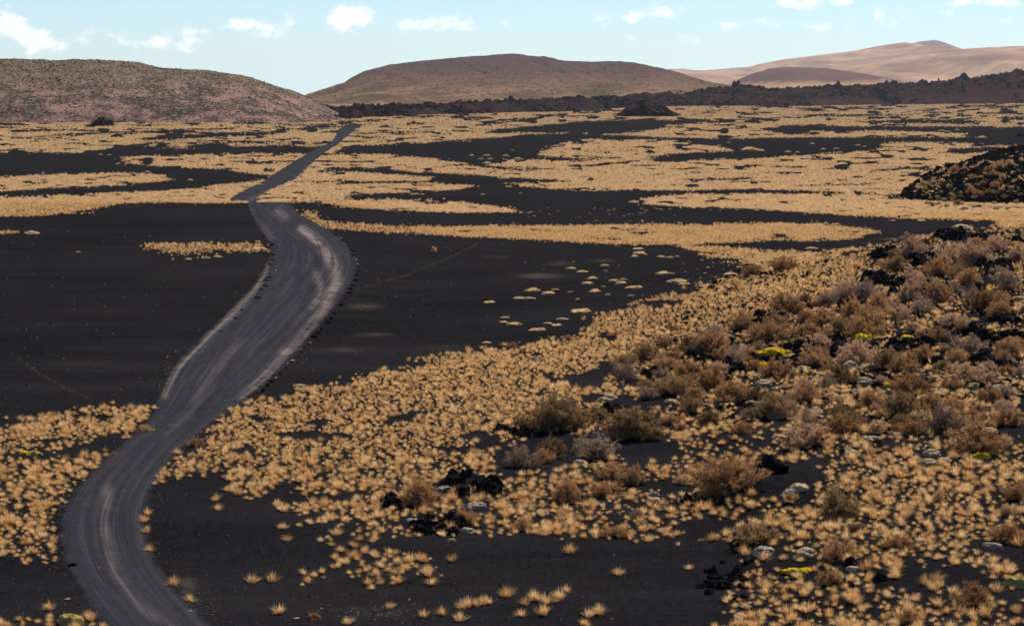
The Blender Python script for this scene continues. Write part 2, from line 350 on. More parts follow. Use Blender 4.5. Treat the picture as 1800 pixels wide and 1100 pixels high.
HM = hillmat('mountain_slope', [(.40, (.27, .175, .12)), (.60, (.40, .265, .175))], .0025, .012, (.17, .11, .09), .4, None, None, (.006, (.19, .12, .095)))
HB = hillmat('blue_mountain_slope', [(.35, (.14, .12, .12)), (.65, (.18, .15, .15))], .002)
pL = [(-420,150),(-250,128),(-120,110),(0,105),(60,105),(100,108),(170,106),(230,108),(270,117),(310,124),(350,124),(400,132),(430,135),(470,148),(500,162),(530,176),(548,186),(565,198),(600,211),(640,214)]
PL = hill('hill', pL, 1960, 215, 400, HL, 'broad pinkish brown hill on the left behind the plain', 90, 420, 2.6, 34, 6, .8)
pC = [(470,206),(500,196),(540,182),(580,165),(620,145),(660,125),(690,115),(720,113),(780,108),(830,102),(870,98),(900,97),(940,100),(1000,108),(1050,112),(1110,111),(1150,122),(1200,135),(1250,148),(1300,158),(1360,170),(1420,180)]
PC = hill('hill', pC, 4300, 900, 1200, HC, 'wide dark brown cinder cone behind the lava field in the centre', 80, 420, 6, 90, 16, .85)
pD = [(1260,164),(1290,150),(1310,138),(1330,128),(1355,120),(1385,118),(1440,120),(1480,127),(1520,136),(1560,146),(1600,152),(1640,160)]
hill('hill', pD, 7000, 1300, 1200, HS, 'small purple topped cone with a tan front before the far mountain', 50, 200, 5, 160, 5, .9)
pD2 = [(1480,160),(1500,148),(1525,139),(1545,138),(1565,143),(1590,152),(1620,160)]
hill('hill', pD2, 6600, 500, 700, HB, 'small bluish dark hump right of the small cone', 30, 90, 4, 120)
pM = [(1090,152),(1130,137),(1165,125),(1200,126),(1240,127),(1280,125),(1310,120),(1340,116),(1380,108),(1430,97),(1480,91),(1520,85),(1560,77),(1578,73),(1592,76),(1603,83),(1618,92),(1640,101),(1665,108),(1720,114),(1800,118),(1900,135),(2000,150)]
hill('mountain', pM, 15000, 4500, 4000, HM, 'long pale pinkish mountain with a peaked top on the right', 60, 300, 22, 500, 80, 1.1, -5)
pB = [(1330,158),(1400,140),(1480,120),(1560,108),(1620,98),(1680,90),(1740,83),(1800,79),(1880,76),(2000,74),(2200,90),(2400,120)]
hill('mountain', pB, 11500, 4200, 4000, HM, 'smooth sandy pink mountain flank at the right edge', 60, 300, 16, 450, 90, 1.1, -5)
pK = [(1540,120),(1570,100),(1600,80),(1620,73),(1635,78),(1660,88),(1690,98),(1740,112),(1800,128)]
hill('mountain', pK, 18000, 3000, 3000, HB, 'small blue peak behind the pale pink mountain', 40, 120, 30, 900, 0, 1, -5)
pK2 = [(1080,138),(1130,127),(1170,123),(1200,126),(1250,124),(1300,119),(1340,118),(1400,124),(1500,140)]
hill('mountain', pK2, 18500, 3000, 3000, HB, 'low faint blue ridge far behind the cones', 30, 120, 30, 900, 0, 1, -5)

# lava field
LB = [(520,213),(570,209),(700,204),(840,200),(1040,195),(1090,190),(1200,187),(1400,187),(1600,184),(1700,183),(1900,181),(2100,181)]
LT = [(520,207),(570,196),(600,191),(700,186),(768,184),(903,178),(1037,172),(1125,167),(1200,166),(1234,160),(1290,154),(1340,158),(1435,156),(1536,150),(1630,147),(1700,139),(1738,134),(1800,127),(1900,122),(2100,120)]
cols, rows = 1000, 130
xs = np.linspace(520, 2100, cols); yb = np.interp(xs, *zip(*LB)); yt = np.interp(xs, *zip(*LT))
Df = F*H/(yb-HOR) ; Df = smooth(Df, 12); dep = 260 + 420*sstep(700, 1500, xs); Dr = Df+dep
zr = np.maximum(H + (HOR-yt)/F*Dr, 2.5)
P = np.zeros((rows, cols, 3)); 
for i, q in enumerate(np.linspace(0, 1.5, rows)):
    y = Df + dep*q; X = (xs-CX)/F*y
    s = np.sin(min(q, 1)*math.pi/2)**.75 if q <= 1 else math.cos((q-1)*math.pi)
    rg = 1-np.abs(2*fbm(X/30, y/50, 4, 41)-1)*1.0; rg2 = fbm(X/9, y/16, 4, 44)
    am = (4+.16*zr)
    P[i, :, 0] = X; P[i, :, 1] = y; P[i, :, 2] = -1 + (zr-am*.7)*s*(.75+.5*fbm(X/120, y/160, 2, 47)) + min(1, 5*q)*(am*2.1*(rg-.52) + 13*(rg2-.46))*(1 if q < 1 else max(0, 1-(q-1)*2.5))
m_field, t, b = newmat('lava_field'); v = objvec(t)
c = ramp(t, noise(t, .035, 7, .7, v), [(.36, (.010, .009, .011)), (.50, (.026, .018, .019)), (.66, (.075, .040, .032))])
c = mixc(t, mth(t, 'MULTIPLY', ramp(t, noise(t, .12, 5, .7, v), [(.54, (0, 0, 0)), (.66, (1, 1, 1))]), .25), c, (.15, .11, .075))
sxx = N(t, 'ShaderNodeSeparateXYZ'); t.links.new(v, sxx.inputs[0]); mrx = N(t, 'ShaderNodeMapRange'); t.links.new(sxx.outputs[0], mrx.inputs[0]); mrx.inputs[1].default_value = 350; mrx.inputs[2].default_value = 750
c = mixc(t, mth(t, 'MULTIPLY', mrx.outputs[0], ramp(t, noise(t, .02, 4, .6, v), [(.47, (0, 0, 0)), (.56, (1, 1, 1))])), c, (.046, .020, .017))
c = mixc(t, ramp(t, noise(t, .009, 3, .5, v), [(.52, (0, 0, 0)), (.62, (1, 1, 1))]), c, (.050, .022, .019))
t.links.new(c, b.inputs['Base Color']); bump(t, b, noise(t, .3, 7, .75, v), 1, 4)
o = link(bpy.data.objects.new('lava_field', mesh('lava_field', P.reshape(-1, 3), gridfaces(rows, cols), [m_field], None, False)))
tag(o, 'band of dark broken lava below the far hills', kind='structure'); PF = P

# ------------------------------------------------------------------ prototype shapes
def ico(n):
    import bmesh
    bm = bmesh.new(); bmesh.ops.create_icosphere(bm, subdivisions=n, radius=1)
    V_ = np.array([v.co[:] for v in bm.verts]); F_ = [[v.index for v in f.verts] for f in bm.faces]; bm.free(); return V_, F_
I1, I2, I3, I4 = ico(1), ico(2), ico(3), ico(4)
def tuft(name, nb, width, mat, seed, hgt=.42, spread=.42, seg=2):
    r = random.Random(seed); V_, F_, A = [], [], []
    lean = (r.uniform(-.12, .12), r.uniform(-.12, .12))
    for k in range(nb):
        a = r.uniform(0, 2*math.pi); tilt = abs(r.gauss(0, .5))+.05; tilt = min(tilt, 1.25)
        h = hgt*r.uniform(.6, 1.15)*(1-.25*tilt); br = r.uniform(0, .12)
        bx, by = br*math.cos(a), br*math.sin(a); w = width*r.uniform(.6, 1.2); wa = a+math.pi/2+r.uniform(-.8, .8)
        wx, wy = math.cos(wa)*w/2, math.sin(wa)*w/2; i = len(V_)
        for s in range(seg+1):
            q = s/seg; out = spread*math.sin(tilt)*(q**1.4)*1.1
            x = bx + out*math.cos(a) + lean[0]*q; y = by + out*math.sin(a)+lean[1]*q; z = h*(q-.25*tilt*q*q) - .03*(1-q)
            if s < seg: V_ += [(x-wx*(1-q*.5), y-wy*(1-q*.5), z), (x+wx*(1-q*.5), y+wy*(1-q*.5), z)]; A += [q, q]
            else: V_ += [(x, y, z)]; A += [1]
        for s in range(seg-1): F_.append([i+2*s, i+2*s+1, i+2*s+3, i+2*s+2])
        F_.append([i+2*seg-2, i+2*seg-1, i+2*seg])
    return mesh(name, V_, F_, [mat], {'hh': A})
def fn(v, s, o=4): return mnoise.fractal(Vector(v)*s, 1.0, 2.1, o)
def rock(name, seed, mat, base=I3, flat=.75, amp=.4):
    V_, F_ = base; off = np.array([seed*7.3, seed*3.1, seed*1.7]); out = []
    for p in V_:
        q = p+off; n = fn(q, .9, 2)*.55 + (abs(fn(q, 2.1, 4)))*-.6*amp*2 + fn(q, 5.5, 2)*.22*amp*2
        r = max(.35, 1+n*.9); w = p*r; w = np.array([w[0], w[1]*.9, w[2]*flat])
        out.append(w)
    return mesh(name, out, F_, [mat])
def cushion(name, seed, mat, base=I3, h=.42, fuzz=0):
    V_, F_ = base; off = np.array([seed*5.3, seed*2.1, 0]); out = []; r = random.Random(seed)
    for p in V_:
        q = p+off; n = fn(q, 1.2, 2)*.35 + fn(q, 4.5, 2)*.10
        w = p*(1+n); z = w[2]; out.append((w[0], w[1]*.85, h*(max(z, -.25) if z < 0 else z**.8)))
    V2 = [tuple(p) for p in out]; F2 = [list(f) for f in F_]
    for k in range(fuzz):
        i = r.randrange(len(out)); p = out[i]
        if p[2] < 0: continue
        nrm = np.array([p[0], p[1], p[2]*3]); nrm /= np.linalg.norm(nrm)+1e-6
        c0 = np.array(p) + np.array([r.uniform(-.05, .05) for _ in range(3)]); a = np.array([r.uniform(-1, 1) for _ in range(3)])*.035
        j = len(V2); V2 += [tuple(c0-a), tuple(c0+a), tuple(c0+nrm*r.uniform(.05, .11))]; F2.append([j, j+1, j+2])
    return mesh(name, V2, F2, [mat], None, False)
def shrub(seed, col, stems=42, leaf=1.0, upright=.5, lsz=.064):
    r = random.Random(seed); BV, BF, LV, LF, LA = [], [], [], [], []
    def ribbon(p, q, w0, w1):
        dd = (q-p); s = dd.cross(Vector((r.uniform(-1, 1), r.uniform(-1, 1), r.uniform(-1, 1)))); s.normalize(); i = len(BV)
        u = s.cross(dd).normalized()
        for c_, w in ((p, w0), (q, w1)):
            for k in range(3):
                a = k*2.094; BV.append(tuple(c_ + (s*math.cos(a)+u*math.sin(a))*w/2))
        for k in range(3): BF.append([i+k, i+(k+1) % 3, i+3+(k+1) % 3, i+3+k])
    def leaves(c_, n, rad_):
        for _ in range(n):
            o_ = Vector((r.gauss(0, rad_), r.gauss(0, rad_), r.gauss(0, rad_*.8))); p = c_+o_
            if p.z < .02: continue
            a = Vector((r.uniform(-1, 1), r.uniform(-1, 1), r.uniform(-.3, 1.2))).normalized()*lsz*r.uniform(.7, 1.5)
            b_ = Vector((r.uniform(-1, 1), r.uniform(-1, 1), r.uniform(-1, 1))).normalized()*lsz*.42
            i = len(LV); LV.extend([tuple(p-b_), tuple(p+b_), tuple(p+a)]); LF.append([i, i+1, i+2]); LA.extend([.6, .6, 1.0])
    ex, ey = r.uniform(.85, 1.15), r.uniform(.75, 1.0)
    lobes = [(r.uniform(0, 6.28), r.uniform(.75, 1.12)) for _ in range(5)]
    for k in range(stems):
        a = r.uniform(0, 6.283); el = math.asin(min(1, r.random()**(.5+upright*.5)*.96+.08))
        lb = max((1-.25*abs(math.remainder(a-la, 6.283)))*lf for la, lf in lobes)
        L = r.uniform(.72, 1.05)*max(.6, lb)
        dr = Vector((math.cos(a)*math.cos(el)*ex, math.sin(a)*math.cos(el)*ey, math.sin(el)*1.0))
        p = Vector((r.gauss(0, .10), r.gauss(0, .10), -.04)); prev = p; nseg = 4
        for s in range(nseg):
            q = p + dr*L*(s+1)/nseg + Vector((r.gauss(0, .03), r.gauss(0, .03), r.gauss(0, .02)+.03*s))
            ribbon(prev, q, .028*(1-s/nseg*.7), .028*(1-(s+1)/nseg*.7))
            if s >= 1:
                for _ in range(3):
                    tw = (dr + Vector((r.gauss(0, .55), r.gauss(0, .55), r.gauss(.15, .4)))).normalized()*r.uniform(.12, .28)
                    e_ = q+tw
                    if e_.z > .02:
                        ribbon(q, e_, .012, .006); leaves(e_, int(r.uniform(4, 9)*leaf), .042); leaves(q+tw*.5, int(r.uniform(1, 5)*leaf), .035)
            prev = q
    bm = mesh('branches', BV, BF, [m_twig]); lm = mesh('foliage', LV, LF, [SH[col]], {'hh': LA}); return bm, lm
SHR = {}
for i, (col, st, lf, up) in enumerate([('rust', 52, 1.7, .5), ('olive', 52, 2.0, .7), ('pink', 50, 1.7, .4), ('mauve', 56, .8, .3), ('straw', 44, 1.5, .4)]):
    SHR[col] = [shrub(i*10+k, col, st, lf, up) for k in range(4)]
CUS = {c: [cushion('cushion', i*7+k, CU[c], I4, random.uniform(.62, .85), 900) for k in range(3)] for i, c in enumerate(CU)}
ROK = [rock('lava', k, m_lava, I3, .8, .5) for k in range(7)]
RED = [rock('red_lava', 20+k, m_redlava, I4, .8, .55) for k in range(5)]
BIG = [rock('dark_lava', 30+k, m_lava, I4, .8, .6) for k in range(3)]
PEB = [rock('pebble', 40+k, m_pebble, I1, .6, .3) for k in range(3)]
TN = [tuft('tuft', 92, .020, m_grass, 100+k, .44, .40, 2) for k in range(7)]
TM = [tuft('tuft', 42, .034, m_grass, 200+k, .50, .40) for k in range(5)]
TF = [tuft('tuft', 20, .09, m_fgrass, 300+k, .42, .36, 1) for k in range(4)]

# instancer for things nobody could count
def scatter(name, pts, rot, scl, idx, meshes, label, cat, group=None):
    col = bpy.data.collections.new(name+'_shapes')
    for i, me in enumerate(meshes): col.objects.link(bpy.data.objects.new('%s_shape_%02d' % (name, i), me))
    me = bpy.data.meshes.new(name); me.from_pydata(np.asarray(pts).tolist(), [], [])
    for k, a, ty in (('rot', rot, 'FLOAT_VECTOR'), ('scl', scl, 'FLOAT_VECTOR')):
        at = me.attributes.new(k, ty, 'POINT'); at.data.foreach_set('vector', np.asarray(a, dtype=np.float32).ravel())
    at = me.attributes.new('idx', 'INT', 'POINT'); at.data.foreach_set('value', np.asarray(idx, dtype=np.int32))
    o = link(bpy.data.objects.new(name, me)); ng = bpy.data.node_groups.new(name, 'GeometryNodeTree')
    ng.interface.new_socket('Geometry', in_out='INPUT', socket_type='NodeSocketGeometry'); ng.interface.new_socket('Geometry', in_out='OUTPUT', socket_type='NodeSocketGeometry')
    gi, go = ng.nodes.new('NodeGroupInput'), ng.nodes.new('NodeGroupOutput')
    ci = ng.nodes.new('GeometryNodeCollectionInfo'); ci.inputs[0].default_value = col; ci.inputs['Separate Children'].default_value = True; ci.inputs['Reset Children'].default_value = True
    iop = ng.nodes.new('GeometryNodeInstanceOnPoints'); iop.inputs['Pick Instance'].default_value = True
    def na(nm, ty):
        n = ng.nodes.new('GeometryNodeInputNamedAttribute'); n.data_type = ty; n.inputs[0].default_value = nm; return n.outputs[0]
    L = ng.links.new
    L(gi.outputs[0], iop.inputs['Points']); L(ci.outputs[0], iop.inputs['Instance']); L(na('idx', 'INT'), iop.inputs['Instance Index'])
    e2r = ng.nodes.new('FunctionNodeEulerToRotation'); L(na('rot', 'FLOAT_VECTOR'), e2r.inputs[0]); L(e2r.outputs[0], iop.inputs['Rotation'])
    L(na('scl', 'FLOAT_VECTOR'), iop.inputs['Scale']); L(iop.outputs[0], go.inputs[0])
    md = o.modifiers.new('scatter', 'NODES'); md.node_group = ng
    tag(o, label, cat, group, 'stuff'); return o
def rr(n, tilt=.12): return np.stack([rng.normal(0, tilt, n), rng.normal(0, tilt, n), rng.uniform(0, 6.28, n)], -1)

# ------------------------------------------------------------------ where the grass grows (regions traced and laid on the ground)
MASK = np.zeros((1100, 1800), np.float32)
yy_, xx_ = np.mgrid[0:1100, 0:1800]
def fill(poly, v):
    P = np.array(poly, float); x0, x1 = max(0, int(P[:, 0].min())), min(1799, int(P[:, 0].max())+1); y0, y1 = max(0, int(P[:, 1].min())), min(1099, int(P[:, 1].max())+1)
    X, Y = xx_[y0:y1+1, x0:x1+1], yy_[y0:y1+1, x0:x1+1]; ins = np.zeros(X.shape, bool); n = len(P)
    for i in range(n):
        (xa, ya), (xb, yb_) = P[i], P[(i+1) % n]
        if ya == yb_: continue
        ins ^= ((ya > Y) != (yb_ > Y)) & (X < (xb-xa)*(Y-ya)/(yb_-ya)+xa)
    MASK[y0:y1+1, x0:x1+1][ins] = v
fill([(0,180),(1800,180),(1800,400),(0,356)], 1)
fill([(0,356),(500,355),(600,351),(1800,460),(1800,1100),(0,1100)], 0)
DARK = [[(0,268),(168,267),(205,256),(255,249),(400,250),(580,256),(548,272),(500,270),(336,273),(208,277),(215,286),(286,293),(387,297),(437,303),(478,309),(471,315),(430,323),(336,333),(235,338),(101,345),(0,348),(0,335),(67,331),(202,326),(286,318),(290,308),(202,304),(67,309),(0,313)],
 [(20,243),(120,239),(280,233),(400,228),(420,224),(380,224),(200,231),(60,238)],[(230,246),(300,237),(420,232),(530,230),(470,236),(380,242),(300,248)],
 [(40,231),(120,227),(170,228),(100,232)],[(500,219),(590,216),(592,221),(510,222)],[(480,226),(560,224),(600,227),(560,231),(500,229)],[(0,222),(60,224),(30,227),(0,226)],
 [(600,261),(634,255),(755,251),(835,242),(936,237),(1004,235),(1105,238),(1200,243),(1400,241),(1704,240),(1800,250),(1800,259),(1671,251),(1553,252),(1545,262),(1450,273),(1301,279),(1200,284),(1138,285),(1130,276),(1200,268),(1280,266),(1210,252),(1200,247),(1100,246),(1004,246),(990,258),(950,270),(1004,277),(1080,280),(1000,283),(880,280),(860,290),(920,297),(975,305),(940,306),(860,297),(800,285),(740,277),(660,271),(600,272)],
 [(525,316),(580,296),(600,294),(700,296),(900,312),(1010,318),(1000,320),(905,323),(905,326),(980,332),(1060,335),(1200,334),(1350,332),(1486,337),(1470,341),(1200,343),(1135,351),(1130,357),(1180,362),(1335,367),(1469,377),(1604,383),(1772,388),(1740,400),(1690,405),(1600,430),(1560,435),(1200,440),(1000,470),(600,420),(525,400),(500,355),(600,350),(600,322),(540,321)],
 [(1350,230),(1370,220),(1470,221),(1560,223),(1680,222),(1800,223),(1800,250),(1704,241),(1704,236),(1560,230),(1450,232),(1380,238)],
 [(1540,213),(1580,210),(1680,210),(1740,213),(1680,219),(1580,218)],
 [(845,232),(920,222),(1000,214),(1100,211),(1200,210),(1260,208),(1245,214),(1200,219),(1160,222),(1130,228),(1090,237),(1004,235),(850,235)],
 [(1400,203),(1500,200),(1620,201),(1500,206),(1420,206)],[(1230,193),(1285,194),(1230,197)],[(1395,190),(1440,189),(1460,197),(1420,196)],[(1470,187),(1530,188),(1500,192)],
 [(1610,194),(1680,192),(1640,198)],[(1680,186),(1800,186),(1780,190),(1690,189)],[(1300,199),(1370,197),(1360,201)],
 [(1555,346),(1610,334),(1630,352),(1565,351)],[(1530,301),(1660,290),(1640,298),(1560,303)],[(1400,327),(1540,321),(1545,325),(1420,329)],[(1200,314),(1320,311),(1330,316),(1200,319)],
 [(1650,260),(1770,257),(1740,268),(1690,272),(1655,268)],[(625,234),(750,231),(755,234),(630,237)],[(600,213),(630,213),(640,220),(600,221)],[(842,216),(920,213),(880,219)],
 [(625,241),(700,240),(640,245)],[(580,298),(600,294),(600,297)],[(1280,226),(1330,224),(1290,229)],[(1060,201),(1150,199),(1100,204)],[(700,206),(830,204),(760,208)]]
GRS = [([(256,253),(300,250),(350,252),(330,260),(270,262)], .6), ([(385,252),(500,250),(560,253),(540,256),(400,257)], .5),
 ([(600,272),(700,275),(800,288),(900,301),(1000,305),(1100,310),(970,315),(835,307),(735,303),(660,293),(600,293),(580,296),(565,290)], 1),
 ([(530,309),(560,300),(600,302),(700,308),(768,313),(740,317),(600,318),(530,318)], 1), ([(500,325),(600,326),(660,323),(760,323),(835,327),(790,334),(700,338),(600,340),(560,345),(455,349),(470,335)], 1),
 ([(575,357),(600,353),(684,351),(802,357),(886,365),(915,372),(835,374),(735,370),(650,366),(590,364)], 1), ([(452,350),(480,347),(600,350),(590,354),(455,356)], 1),
 ([(522,366),(530,370),(545,382),(565,389),(600,392),(701,398),(802,400),(936,398),(1200,396),(1335,394),(1419,393),(1520,404),(1551,409),(1479,421),(1335,423),(1200,431),(1105,431),(936,421),(735,412),(600,404),(560,400),(540,392),(528,382)], 1),
 ([(1200,432),(1267,436),(1368,441),(1435,445),(1500,440),(1560,435),(1500,465),(1440,468),(1400,477),(1330,478),(1340,465),(1300,457),(1230,451)], .7),
 ([(0,354),(205,355),(200,363),(150,371),(80,377),(40,381),(0,380)], 1), ([(250,433),(300,429),(350,428),(420,431),(465,435),(467,440),(420,441),(350,444),(300,442),(255,439)], .9),
 ([(0,407),(28,407),(30,411),(0,413)], .9), ([(757,437),(770,437),(782,441),(760,442)], .5),
 ([(935,274),(1000,248),(1100,246),(1200,247),(1290,266),(1200,267),(1130,276),(1000,277)], 1),
 # near left
 ([(0,754),(40,745),(90,735),(150,722),(210,716),(262,714),(276,728),(270,745),(258,768),(240,775),(205,793),(190,815),(165,836),(140,860),(125,880),(105,905),(98,930),(98,960),(95,985),(72,998),(30,990),(0,980)], .93),
 ([(75,806),(130,778),(165,770),(225,766),(232,776),(205,785),(150,800),(110,812)], .06), ([(0,798),(60,805),(110,800),(100,806),(0,812)], .15),
 ([(0,1088),(45,1084),(100,1091),(200,1095),(212,1100),(0,1100)], .7),
 # main slope grass
 ([(262,872),(270,850),(290,825),(320,800),(345,780),(375,750),(410,722),(440,707),(480,701),(520,692),(560,682),(640,664),(700,647),(760,632),(820,617),(880,611),(940,602),(1000,596),(1050,566),(1100,541),(1160,521),(1230,509),(1300,491),(1360,479),(1430,463),(1500,456),(1560,436),(1800,420),(1800,700),(1100,790),(1000,830),(900,880),(760,940),(640,950),(560,960),(500,955),(520,905),(480,890),(430,880),(400,860),(385,835),(340,832),(300,845)], .97),
 ([(400,862),(500,895),(560,905),(640,915),(690,935),(690,958),(600,962),(500,957),(480,930)], .45), ([(390,860),(500,905),(510,950),(420,900)], .08),
 ([(520,992),(560,986),(610,966),(660,966),(740,976),(768,990),(765,1012),(700,1028),(640,1023),(590,1015),(530,1024)], .62),
 # stony bush slope
 ([(900,795),(960,762),(1075,705),(1095,655),(1200,590),(1320,545),(1400,530),(1520,470),(1560,440),(1640,420),(1800,405),(1800,700),(1750,760),(1640,780),(1500,790),(1350,790),(1240,800),(1130,780),(1080,830),(1000,870),(850,860),(820,830)], .58),
 ([(1180,560),(1300,520),(1420,500),(1500,475),(1520,500),(1400,545),(1300,560),(1200,600),(1100,620)], .9),
 ([(700,860),(870,850),(1000,840),(1100,790),(1260,770),(1500,780),(1700,780),(1800,760),(1800,1100),(1268,1100),(1275,1045),(1305,1015),(1300,960),(1200,952),(1080,950),(960,945),(860,940),(760,945),(690,930)], .70),
 ([(1450,830),(1640,800),(1760,880),(1760,980),(1500,1010),(1420,950)], .86), ([(1320,1000),(1500,1000),(1640,1100),(1290,1100)], .84),
 ([(880,780),(1000,760),(1040,800),(900,850),(860,820)], .08), ([(1080,790),(1180,770),(1200,800),(1110,830)], .25), ([(1300,830),(1450,800),(1420,880),(1330,870)], .3), ([(1560,990),(1800,1010),(1800,1060),(1640,1070)], .6),
 ([(1290,700),(1400,690),(1420,720),(1300,740)], .15)]
for p in DARK: fill(p, 0)
for p, v_ in GRS: fill(p, v_)
def mask(px, py):
    return MASK[np.clip(py, 181, 1099).astype(int), np.clip(px, 0, 1799).astype(int)] * (py > 150)

PX, PY, SC, LV_ = [], [], [], []
bands = []; y0 = 95.0
while y0 < 3600:
    cell = (.62 if y0 < 150 else .50 if y0 < 185 else .45)*max(1, (y0/420)**1.22); y1 = y0 + max(6*cell, y0*.05); bands.append((y0, y1, cell)); y0 = y1
for (ya, yb_, cell) in bands:
    hw = ya*.245+10
    nx, ny = int(2*hw/cell), int((yb_-ya)/cell)
    gx, gy = np.meshgrid(np.arange(nx), np.arange(ny)); n = gx.size
    X = -hw + (gx.ravel()+rng.uniform(.12, .88, n)+.5*(gy.ravel() % 2))*cell; Y = ya + (gy.ravel()+rng.uniform(.12, .88, n))*(yb_-ya)/ny
    Z = hf(X, Y); px, py = w2p(X, Y, Z)
    jit = np.where(Y < 700, 1, .35)
    wob = (fbm(px/55, py/7, 4, 71)-.47)*2
    m = mask(px+rng.normal(0, 3, n)*jit*np.where(rng.uniform(0, 1, n) < .12, 5, 1)+wob*np.where(Y < 300, 14, 30), py+rng.normal(0, 1, n)*np.where(Y < 300, 3, np.where(Y < 600, 1.1, .85))*np.where(rng.uniform(0, 1, n) < .12, 2.2, 1)+wob*np.where(Y < 300, 12, np.where(Y < 600, 3.0, 2.2)))
    gap = np.where(Y > 420, fbm(px/26, py/3.2, 3, 75), .5) > np.where(py > 300, .295, .35)
    cl = fbm(X/1.9, Y/3.2, 2, 61)/.75; big = fbm(X/7, Y/14, 2, 66)/.75
    keep = gap & (m > .02) & (rng.uniform(0, 1, n) < np.clip(m*1.25-.05, 0, 1)) & (np.where(Y < 420, cl*.55+big*.5, .9) > np.where(m > .9, .36, .80-.62*m))
    X, Y = X[keep], Y[keep]; PX.append(X); PY.append(Y)
    SC.append(np.clip(rng.lognormal(-.25, .38, len(X)), .34, 1.5)*(.75+.5*fbm(X/2.2, Y/3, 2, 81))*(1-(.16 if 150 < ya < 185 else .24 if 185 <= ya < 420 else 0))*max(1, (ya/450)**.5))
EXTRA = [(258,905),(250,925),(256,937),(262,968),(272,992),(268,1002),(280,1008),(305,1030),(335,1057),(685,1069),(744,1084),(776,1080),(805,1091),(814,1070),(824,1066),(838,1066),(850,1062),(860,1060),(887,1048),(890,1043),(924,1063),(942,1055),(960,1060),(970,1058),(985,1053),(995,1040),(918,1082),(955,1080),(1035,1084),(1053,1080),(1024,1098),(795,987),(1002,971),(758,1027),(647,1028),(611,1096),(476,1022),(442,1024),(489,1078),(385,896),(398,862),(493,929),(507,951),(378,880),(420,870),(252,918),(246,935),(88,1072),(160,1090),(190,1098),(1210,1000),(1085,1010)]
wE = p2w([p[0] for p in EXTRA], [p[1] for p in EXTRA])
X = np.concatenate([wE[:, 0]]+PX); Y = np.concatenate([wE[:, 1]]+PY); S = np.concatenate([rng.uniform(1.0, 1.35, len(wE))]+SC)
CLR = [(342,777,17,12),(255,752,14,10),(200,797,8,8),(1358,626,24,8),(1317,646,18,7),(1338,642,14,6),(1404,598,18,6),(1518,594,18,7),(1594,594,14,6),(1712,678,16,7),(1725,800,18,9),(1393,1003,20,9),(1415,1003,16,9),(1345,970,24,9),(1500,998,18,8),(1405,857,22,9),(1744,960,20,9),(1638,798,20,8),(1632,813,20,8),(782,858,18,9),(727,915,16,8),(822,933,18,8),(838,891,22,8),(1497,642,18,6),(60,798,20,6),(124,1088,30,14),(1518,673,20,6),(1343,675,18,5)]
Z = hf(X, Y); px, py = w2p(X, Y, Z); k = np.ones(len(X), bool)
for a_, b_, c_, d_ in CLR: k &= ~((np.abs(px-a_) < c_) & (py > b_-d_) & (py < b_+d_*1.3))
X, Y, S = X[k], Y[k], S[k]
# keep the roadway clear
mid = (Ls+Rs)/2; hwid = np.hypot(*(Rs-Ls).T)/2
def onroad(X, Y, extra=0.0):
    out = np.zeros(len(X), bool); cand = np.where(Y < mid[-1, 1]+10)[0]
    o_ = np.argsort(mid[:, 1]); ym = mid[o_, 1]
    xm = np.interp(Y[cand], ym, mid[o_, 0]); hw_ = np.interp(Y[cand], ym, (Rs[o_, 0]-Ls[o_, 0])/2)
    out[cand] = np.abs(X[cand]-xm) < hw_*.97+extra; return out
k = ~onroad(X, Y); X, Y, S = X[k], Y[k], S[k]
Z = hf(X, Y); px, py = w2p(X, Y, Z)
vis = (px > 5) & (px < 1795) & (py < 1096) & (py > 190)
size = np.where(vis, S/Y, 0); order = np.argsort(-size)
ind, rest = order[:290], np.setdiff1d(np.arange(len(X)), order[:290])
def area(px, py):
    if py > 1030 and px < 260: return 'at the bottom left beside the dirt road'
    if px < 300 and py > 700: return 'on the ash left of the dirt road'
    if px < 345: return 'along the right edge of the dirt road'
    if px < 1250 and py > 1030: return 'on bare black ash at the bottom of the photo'
    if px < 800 and py > 955: return 'in the loose patch on black ash at the lower middle'
    if px < 1250: return 'on the slope foot in the lower middle'
    if px < 1460: return 'on the lower right slope beside the scattered lava stones'
    if px < 1640: return 'on the lower right slope between the shrubs'
    return 'near the bottom right corner'
for i in ind:
    o = link(bpy.data.objects.new('grass_tuft', TN[int(rng.integers(len(TN)))]))
    o.location = (X[i], Y[i], Z[i]-.02); o.rotation_euler = (rng.normal(0, .08), rng.normal(0, .08), rng.uniform(0, 6.28)); s = S[i]; o.scale = (s, s, s*rng.uniform(.85, 1.2))
    tag(o, ('large' if s > 1.1 else 'small')+' golden dry grass tuft '+area(px[i], py[i]), 'grass tuft', 'golden grass tufts '+area(px[i], py[i]))
Yr = Y[rest]; n = len(rest)
lvl = np.where(Yr < 210, rng.integers(0, 7, n), np.where(Yr < 480, 7+rng.integers(0, 5, n), 12+rng.integers(0, 4, n)))
sc3 = np.stack([S[rest]*np.where(Yr > 480, 1.15, 1), S[rest]*np.where(Yr > 480, 1.15, 1), S[rest]*rng.uniform(.8, 1.15, n)*np.where(Yr > 480, .9, 1)], -1)
scatter('grass', np.stack([X[rest], Y[rest], Z[rest]-.02], -1), rr(n, .17), sc3, lvl, TN+TM+TF, 'countless dry golden grass tufts spread in bands over the black ash', 'grass')
print('tufts', n)
